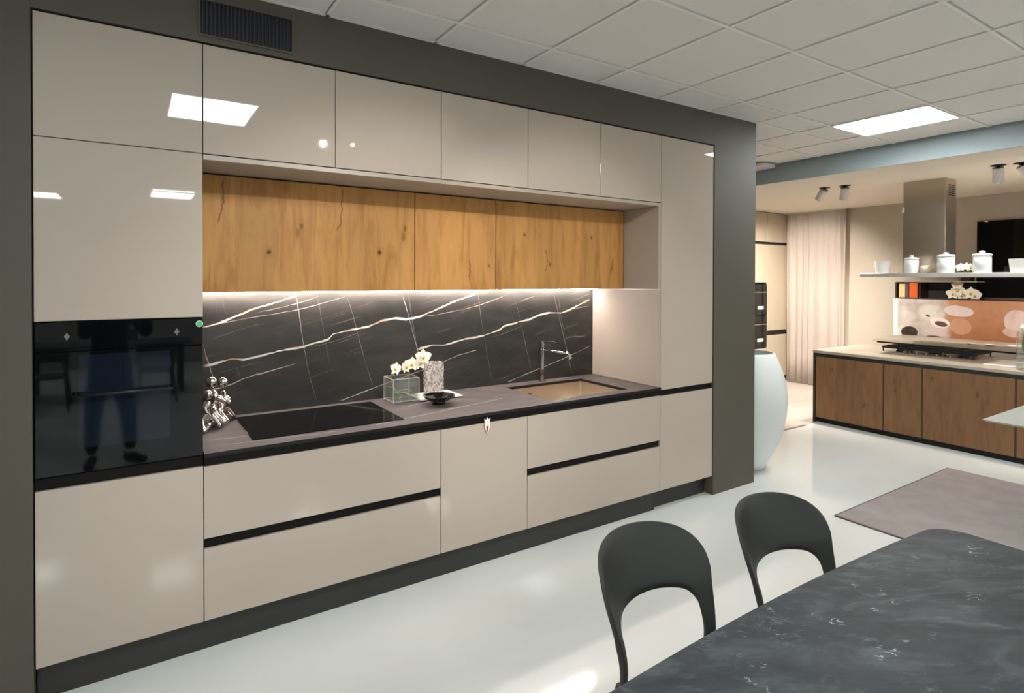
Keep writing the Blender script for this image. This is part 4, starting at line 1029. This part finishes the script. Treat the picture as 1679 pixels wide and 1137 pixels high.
for z0, z1, lab in ((1.14, 1.655, 'upper black built-in oven with added orange glow patch in the far tall cabinet'), (.61, 1.13, 'lower black built-in oven with added orange glow patch in the far tall cabinet')):
    q = thing('built_in_oven', lab, 'oven', (8.8, 3.0, z0), 'ovens in the far tall cabinet')
    obj('body', B(8.53, 9.07, 2.722, 3.2, z0 + .004, z1 - .004), 'dark_metal', q)
    d_ = obj('oven_door', B(8.506, 9.094, 2.696, 2.7205, z0, z1 - .10, .0015), 'black_glass', q)
    obj('control_panel', B(8.506, 9.094, 2.696, 2.7205, z1 - .098, z1, .0015), 'black_glass', q)
    obj('handle', tube([(8.56, 2.66, z1 - .135), (9.04, 2.66, z1 - .135)], .009, 10), 'steel', d_, smooth=True)
    obj('glow_patch', B(8.84, 9.0, 2.6945, 2.6958, z0 + .10, z0 + .15), 'oven_glow', d_)  # small glowing panel added for the orange glow at each oven
# curtain
t = thing('curtain', 'long ivory curtain hanging in the far corner of the showroom', 'curtain', (9.6, 2.18, 0))
cb = bmesh.new(); y0, y1 = 1.70, 2.66; n = 140; r0 = []
for i in range(n + 1):
    u = i / n; y = y0 + (y1 - y0) * u
    ph = 2 * PI * (u * 7 + .35 * math.sin(u * 9))
    col_ = []
    for k in range(7):
        z = .012 + (ZL - .05) * k / 6; x = 9.60 + (.017 + .008 * math.sin(u * 23)) * math.sin(ph + .15 * math.sin(z * 2 + u * 6))
        col_.append(cb.verts.new((x, y + .006 * math.sin(z * 1.7 + u * 11), z)))
    r0.append(col_)
for a, b_ in zip(r0, r0[1:]):
    for k in range(6): cb.faces.new((a[k], b_[k], b_[k + 1], a[k + 1]))
bmesh.ops.solidify(cb, geom=list(cb.faces), thickness=.004)
obj('cloth', cb, 'curtain', t, smooth=True)
obj('track', B(9.58, 9.62, 1.69, 2.67, ZL - .038, ZL - .0205), 'white_metal', t)
# router / smoke box on the main ceiling by the beam
t = thing('ceiling_access_point', 'flat white rounded device on the ceiling beside the beam', 'device', (6.38, 1.12, ZC - .04))
o_ = [(6.38 + .15 * math.copysign(abs(math.cos(a)) ** .5, math.cos(a)), 1.12 + .22 * math.copysign(abs(math.sin(a)) ** .5, math.sin(a))) for a in [2 * PI * i / 40 for i in range(40)]]
bb = prism(o_, -(ZC - .004), -(ZC - .036), .006)
for v in bb.verts: v.co.z = -v.co.z
for v in bb.verts:
    pass
obj('shell', bb, 'white_metal', t)
obj('mount', B(6.30, 6.46, 1.02, 1.22, ZC - .0038, ZC - .0012), 'white_metal', t)
# far spotlights (white cylinders pulled out of black recesses)
def far_spot(x, y, dx, dy, lab, group, power, z=ZL - .02, size=1.0, cone=105):
    t = thing('ceiling_spotlight', lab, 'spotlight', (x, y, z), group)
    obj('recess_ring', lathe([(.062 * size, z - .004), (.062 * size, z - .0005)], x, y, 24), 'matt_black', t)
    D = Vector((dx, dy, -1)).normalized(); P0 = Vector((x, y, z - .02)); P1 = P0 + D * .15 * size
    obj('bracket', tube([(x, y, z - .004), tuple(P0)], .014, 8), 'matt_black', t)
    obj('lamp_body', tube([tuple(P0 + D * .005), tuple(P1)], .046 * size, 24), 'white_metal', t)
    obj('lens', tube([tuple(P1 + D * .0003), tuple(P1 + D * .003)], .037 * size, 20), 'far_spot_glow', t)
    l = bpy.data.lights.new('spot_lamp', 'SPOT'); l.energy = power; l.color = (1.0, .92, .82); l.spot_size = math.radians(cone); l.spot_blend = .6; l.shadow_soft_size = .03
    lo = bpy.data.objects.new('spot_lamp', l); C.objects.link(lo); lo.parent = t; lo.location = (P1 + D * .012) - t.location
    lo.rotation_euler = D.to_track_quat('-Z', 'Y').to_euler()
far_spot(7.36, .82, .35, .85, 'white ceiling spotlight, the left one of the pair near the curtain', 'ceiling spotlights of the far kitchen', W_SPOT)
far_spot(7.40, .60, .45, .35, 'white ceiling spotlight, the right one of the pair near the curtain', 'ceiling spotlights of the far kitchen', W_SPOT * .6)
far_spot(7.37, -.86, .45, .12, 'white ceiling spotlight, left one of the pair right of the steel hood', 'ceiling spotlights of the far kitchen', W_SPOT * .3)
far_spot(7.42, -1.02, .6, -.5, 'white ceiling spotlight, right one of the pair at the picture edge', 'ceiling spotlights of the far kitchen', W_SPOT * .45)
far_spot(7.30, 2.02, 1.5, .15, 'added white ceiling spotlight brightening the curtain, unseen behind the anthracite column', 'ceiling spotlights of the far kitchen', W_SPOT * .8, cone=75)  # spotlight added out of sight to brighten the curtain
# two spots behind the photographer, seen mirrored in the upper doors
for x, y, lab, s in ((1.773, -2.342, 'small white ceiling spotlight above the marble table, mirrored brightest in the doors', 1.0), (2.016, -2.264, 'small white ceiling spotlight above the marble table, mirrored faintly in the doors', .7)):
    t = thing('ceiling_spotlight', lab, 'spotlight', (x, y, ZC - .001), 'ceiling spotlights over the table')
    obj('base', lathe([(.045, ZC - .012), (.045, ZC - .0015)], x, y, 24), 'white_metal', t)
    D = Vector((-.25 if s == 1.0 else .05, .72, -.55)).normalized(); P1 = Vector((x, y, 2.95)); P0 = P1 - D * .11
    obj('arm', tube([(x, y, ZC - .012), tuple(P0 + D * .03)], .006, 8), 'white_metal', t)
    obj('lamp_body', tube([tuple(P0), tuple(P1)], .038 * s, 24), 'white_metal', t)
    obj('lens', tube([tuple(P1 + D * .0003), tuple(P1 + D * .003)], .030 * s, 20), 'spot_glow' if s == 1.0 else 'far_spot_glow', t)
    l = bpy.data.lights.new('spot_lamp', 'SPOT'); l.energy = W_TABLE_SPOT; l.color = (1.0, .93, .82); l.spot_size = math.radians(58); l.spot_blend = .6; l.shadow_soft_size = .025
    lo = bpy.data.objects.new('spot_lamp', l); C.objects.link(lo); lo.parent = t; lo.location = (P1 + D * .012) - t.location
    lo.rotation_euler = (Vector((1.5 if s == 1.0 else 2.9, .4, 1.15)) - P1).to_track_quat('-Z', 'Y').to_euler()

# ================================================================ behind the camera (seen mirrored in the oven)
t = thing('dining_table', 'dark dining table standing far behind the photographer', 'table', (0.2, -7.6, 0))
obj('tabletop', B(-1.0, 1.1, -8.0, -7.1, .73, .76, .004), 'marble', t)
for x, y in ((-.85, -7.2), (.95, -7.2), (-.85, -7.9), (.95, -7.9)): obj('leg', tube([(x, y, 0), (x, y, .73)], .03, 10), 'matt_black', t, smooth=True)
for x, y, r, lab in ((-.6, -6.45, 0, 'charcoal dining chair at the left of the table far behind the photographer'), (.6, -6.45, 0, 'charcoal dining chair at the right of the table far behind the photographer')):
    c = dup(ch, (x, y, 0), lab); c.rotation_euler.z = r
# the photographer
def person():
    px, py = 0.15, -3.52
    t = thing('person', 'person in dark clothes standing with a phone, mirrored in the oven glass', 'person', (px, py, 0))
    V = [(0, 0, .94), (0, .0, 1.08), (0, -.01, 1.25), (0, -.02, 1.42), (0, .0, 1.52),            # pelvis..neck 0-4
         (-.095, 0, .90), (-.125, .02, .50), (-.14, -.01, .10), (.095, 0, .90), (.135, .03, .50), (.155, .0, .10),     # legs 5-10
         (-.17, -.02, 1.41), (-.19, .10, 1.19), (.065, .385, 1.565), (.17, -.02, 1.41), (.29, .09, 1.19), (.295, .385, 1.565)]   # arms 11-16
    E = [(0, 1), (1, 2), (2, 3), (3, 4), (0, 5), (5, 6), (6, 7), (0, 8), (8, 9), (9, 10), (3, 11), (11, 12), (12, 13), (3, 14), (14, 15), (15, 16)]
    R = [(.15, .11), (.14, .10), (.16, .11), (.15, .10), .055, .088, .062, .045, .088, .062, .045, .062, .048, .034, .062, .048, .034]
    skin_mesh('body', V, E, R, 'jumper', t, 0, 2)
    tr = skin_mesh('trousers', [(0, 0, 1.12), (0, 0, .99), (0, 0, .92), (-.085, .0, .76), (-.127, .02, .50), (-.142, -.01, .13), (.085, .0, .76), (.137, .03, .50), (.157, .0, .13)], [(0, 1), (1, 2), (2, 3), (3, 4), (4, 5), (2, 6), (6, 7), (7, 8)], [(.09, .06), (.150, .112), (.15, .115), .098, .075, .062, .098, .075, .062], 'denim', t, 1, 2)
    for sx, x, a in ((-1, -.14, -.15), (1, .155, .75)):
        d = Vector((math.sin(a), math.cos(a), 0))
        b0 = Vector((x, -.01, 0))
        q = [b0 - d * .07 + Vector((0, 0, .045)), b0 + Vector((0, 0, .055)), b0 + d * .10 + Vector((0, 0, .042)), b0 + d * .18 + Vector((0, 0, .034))]
        s = skin_mesh('shoe', [tuple(v) for v in q], [(0, 1), (1, 2), (2, 3)], [(.042, .044), (.044, .052), (.044, .040), (.034, .030)], 'shoe', t, 0, 2)
        if sx == 1: obj('white_sock', lathe([(.058, .095), (.060, .125), (.056, .13)], px + x, py - .005, 20), 'paper', t, smooth=True)
    hd = sphere((px + .01, py + .02, 1.645), .098, s=(.80, .98, 1.2), u=24, v=16)
    o = obj('head', hd, 'skin', t, smooth=True)
    nb = bmesh.new(); sphere((px + .02, py + .122, 1.635), .017, nb, (.8, 1, 1.5), 10, 8); obj('nose', nb, 'skin', o, smooth=True)
    for ex in (-.022, .052):
        ey = obj('eye', sphere((px + ex, py + .102, 1.665), .0105, u=12, v=8), 'paper', o, smooth=True)
        obj('brow', sphere((px + ex, py + .108, 1.690), .014, s=(1.2, .4, .3), u=10, v=6), 'hair', o, smooth=True); dk = obj('iris', sphere((px + ex, py + .1085, 1.665), .0055, u=10, v=8), 'shoe', o, smooth=True)
    obj('mouth', sphere((px + .018, py + .108, 1.585), .02, s=(1.1, .4, .3), u=10, v=8), mat('lips', rgb(170, 104, 92), 0.5), o, smooth=True)
    for ex in (-.075, .092): obj('ear', sphere((px + ex, py + .01, 1.645), .026, s=(.4, .8, 1.2), u=10, v=8), 'skin', o, smooth=True)
    hr = sphere((px + .01, py - .002, 1.68), .104, s=(.84, .96, 1.05), u=24, v=16)
    bmesh.ops.delete(hr, geom=[v for v in hr.verts if v.co.y > py + .06 and v.co.z < 1.70], context='VERTS'); obj('hair', hr, 'hair', t, smooth=True)
    for sx in (-1, 1):
        # palm at the phone's edge, four fingers wrapping behind it, thumb on the screen side
        w = Vector((.18 + sx * .115, .385, 1.565)); pl = Vector((.18 + sx * .094, .468, 1.672))
        V = [tuple(w), tuple(w.lerp(pl, .55)), tuple(pl)]; E = [(0, 1), (1, 2)]; R = [.027, (.036, .024), (.034, .020)]
        for k, ln in enumerate((.90, 1.05, 1.0, .8)):
            base = pl + Vector((-sx * .002, .022, .036 - .0195 * k)); mid = base + Vector((-sx * .006, .026, .004)); tip = mid + Vector((-sx * .036 * ln, .004, .002))
            q = len(V); V += [tuple(base), tuple(mid), tuple(tip)]; E += [(2, q), (q, q + 1), (q + 1, q + 2)]; R += [.0095, .009, .008]
        q = len(V); V += [tuple(pl + Vector((-sx * .014, -.004, .022))), tuple(pl + Vector((-sx * .034, .012, .044)))]; E += [(1, q), (q, q + 1)]; R += [.011, .009]
        skin_mesh('hand', V, E, R, 'skin', t, 1, 2)
    return t
person()
ph = thing('phone', 'dark phone held up by the photographer', 'phone', (0.335, -3.02, 1.66))
obj('case', B(.26, .41, -3.024, -3.014, 1.665, 1.745, .003), 'matt_black', ph)
obj('screen', B(.263, .407, -3.0255, -3.0242, 1.668, 1.742), 'black_glass', ph)
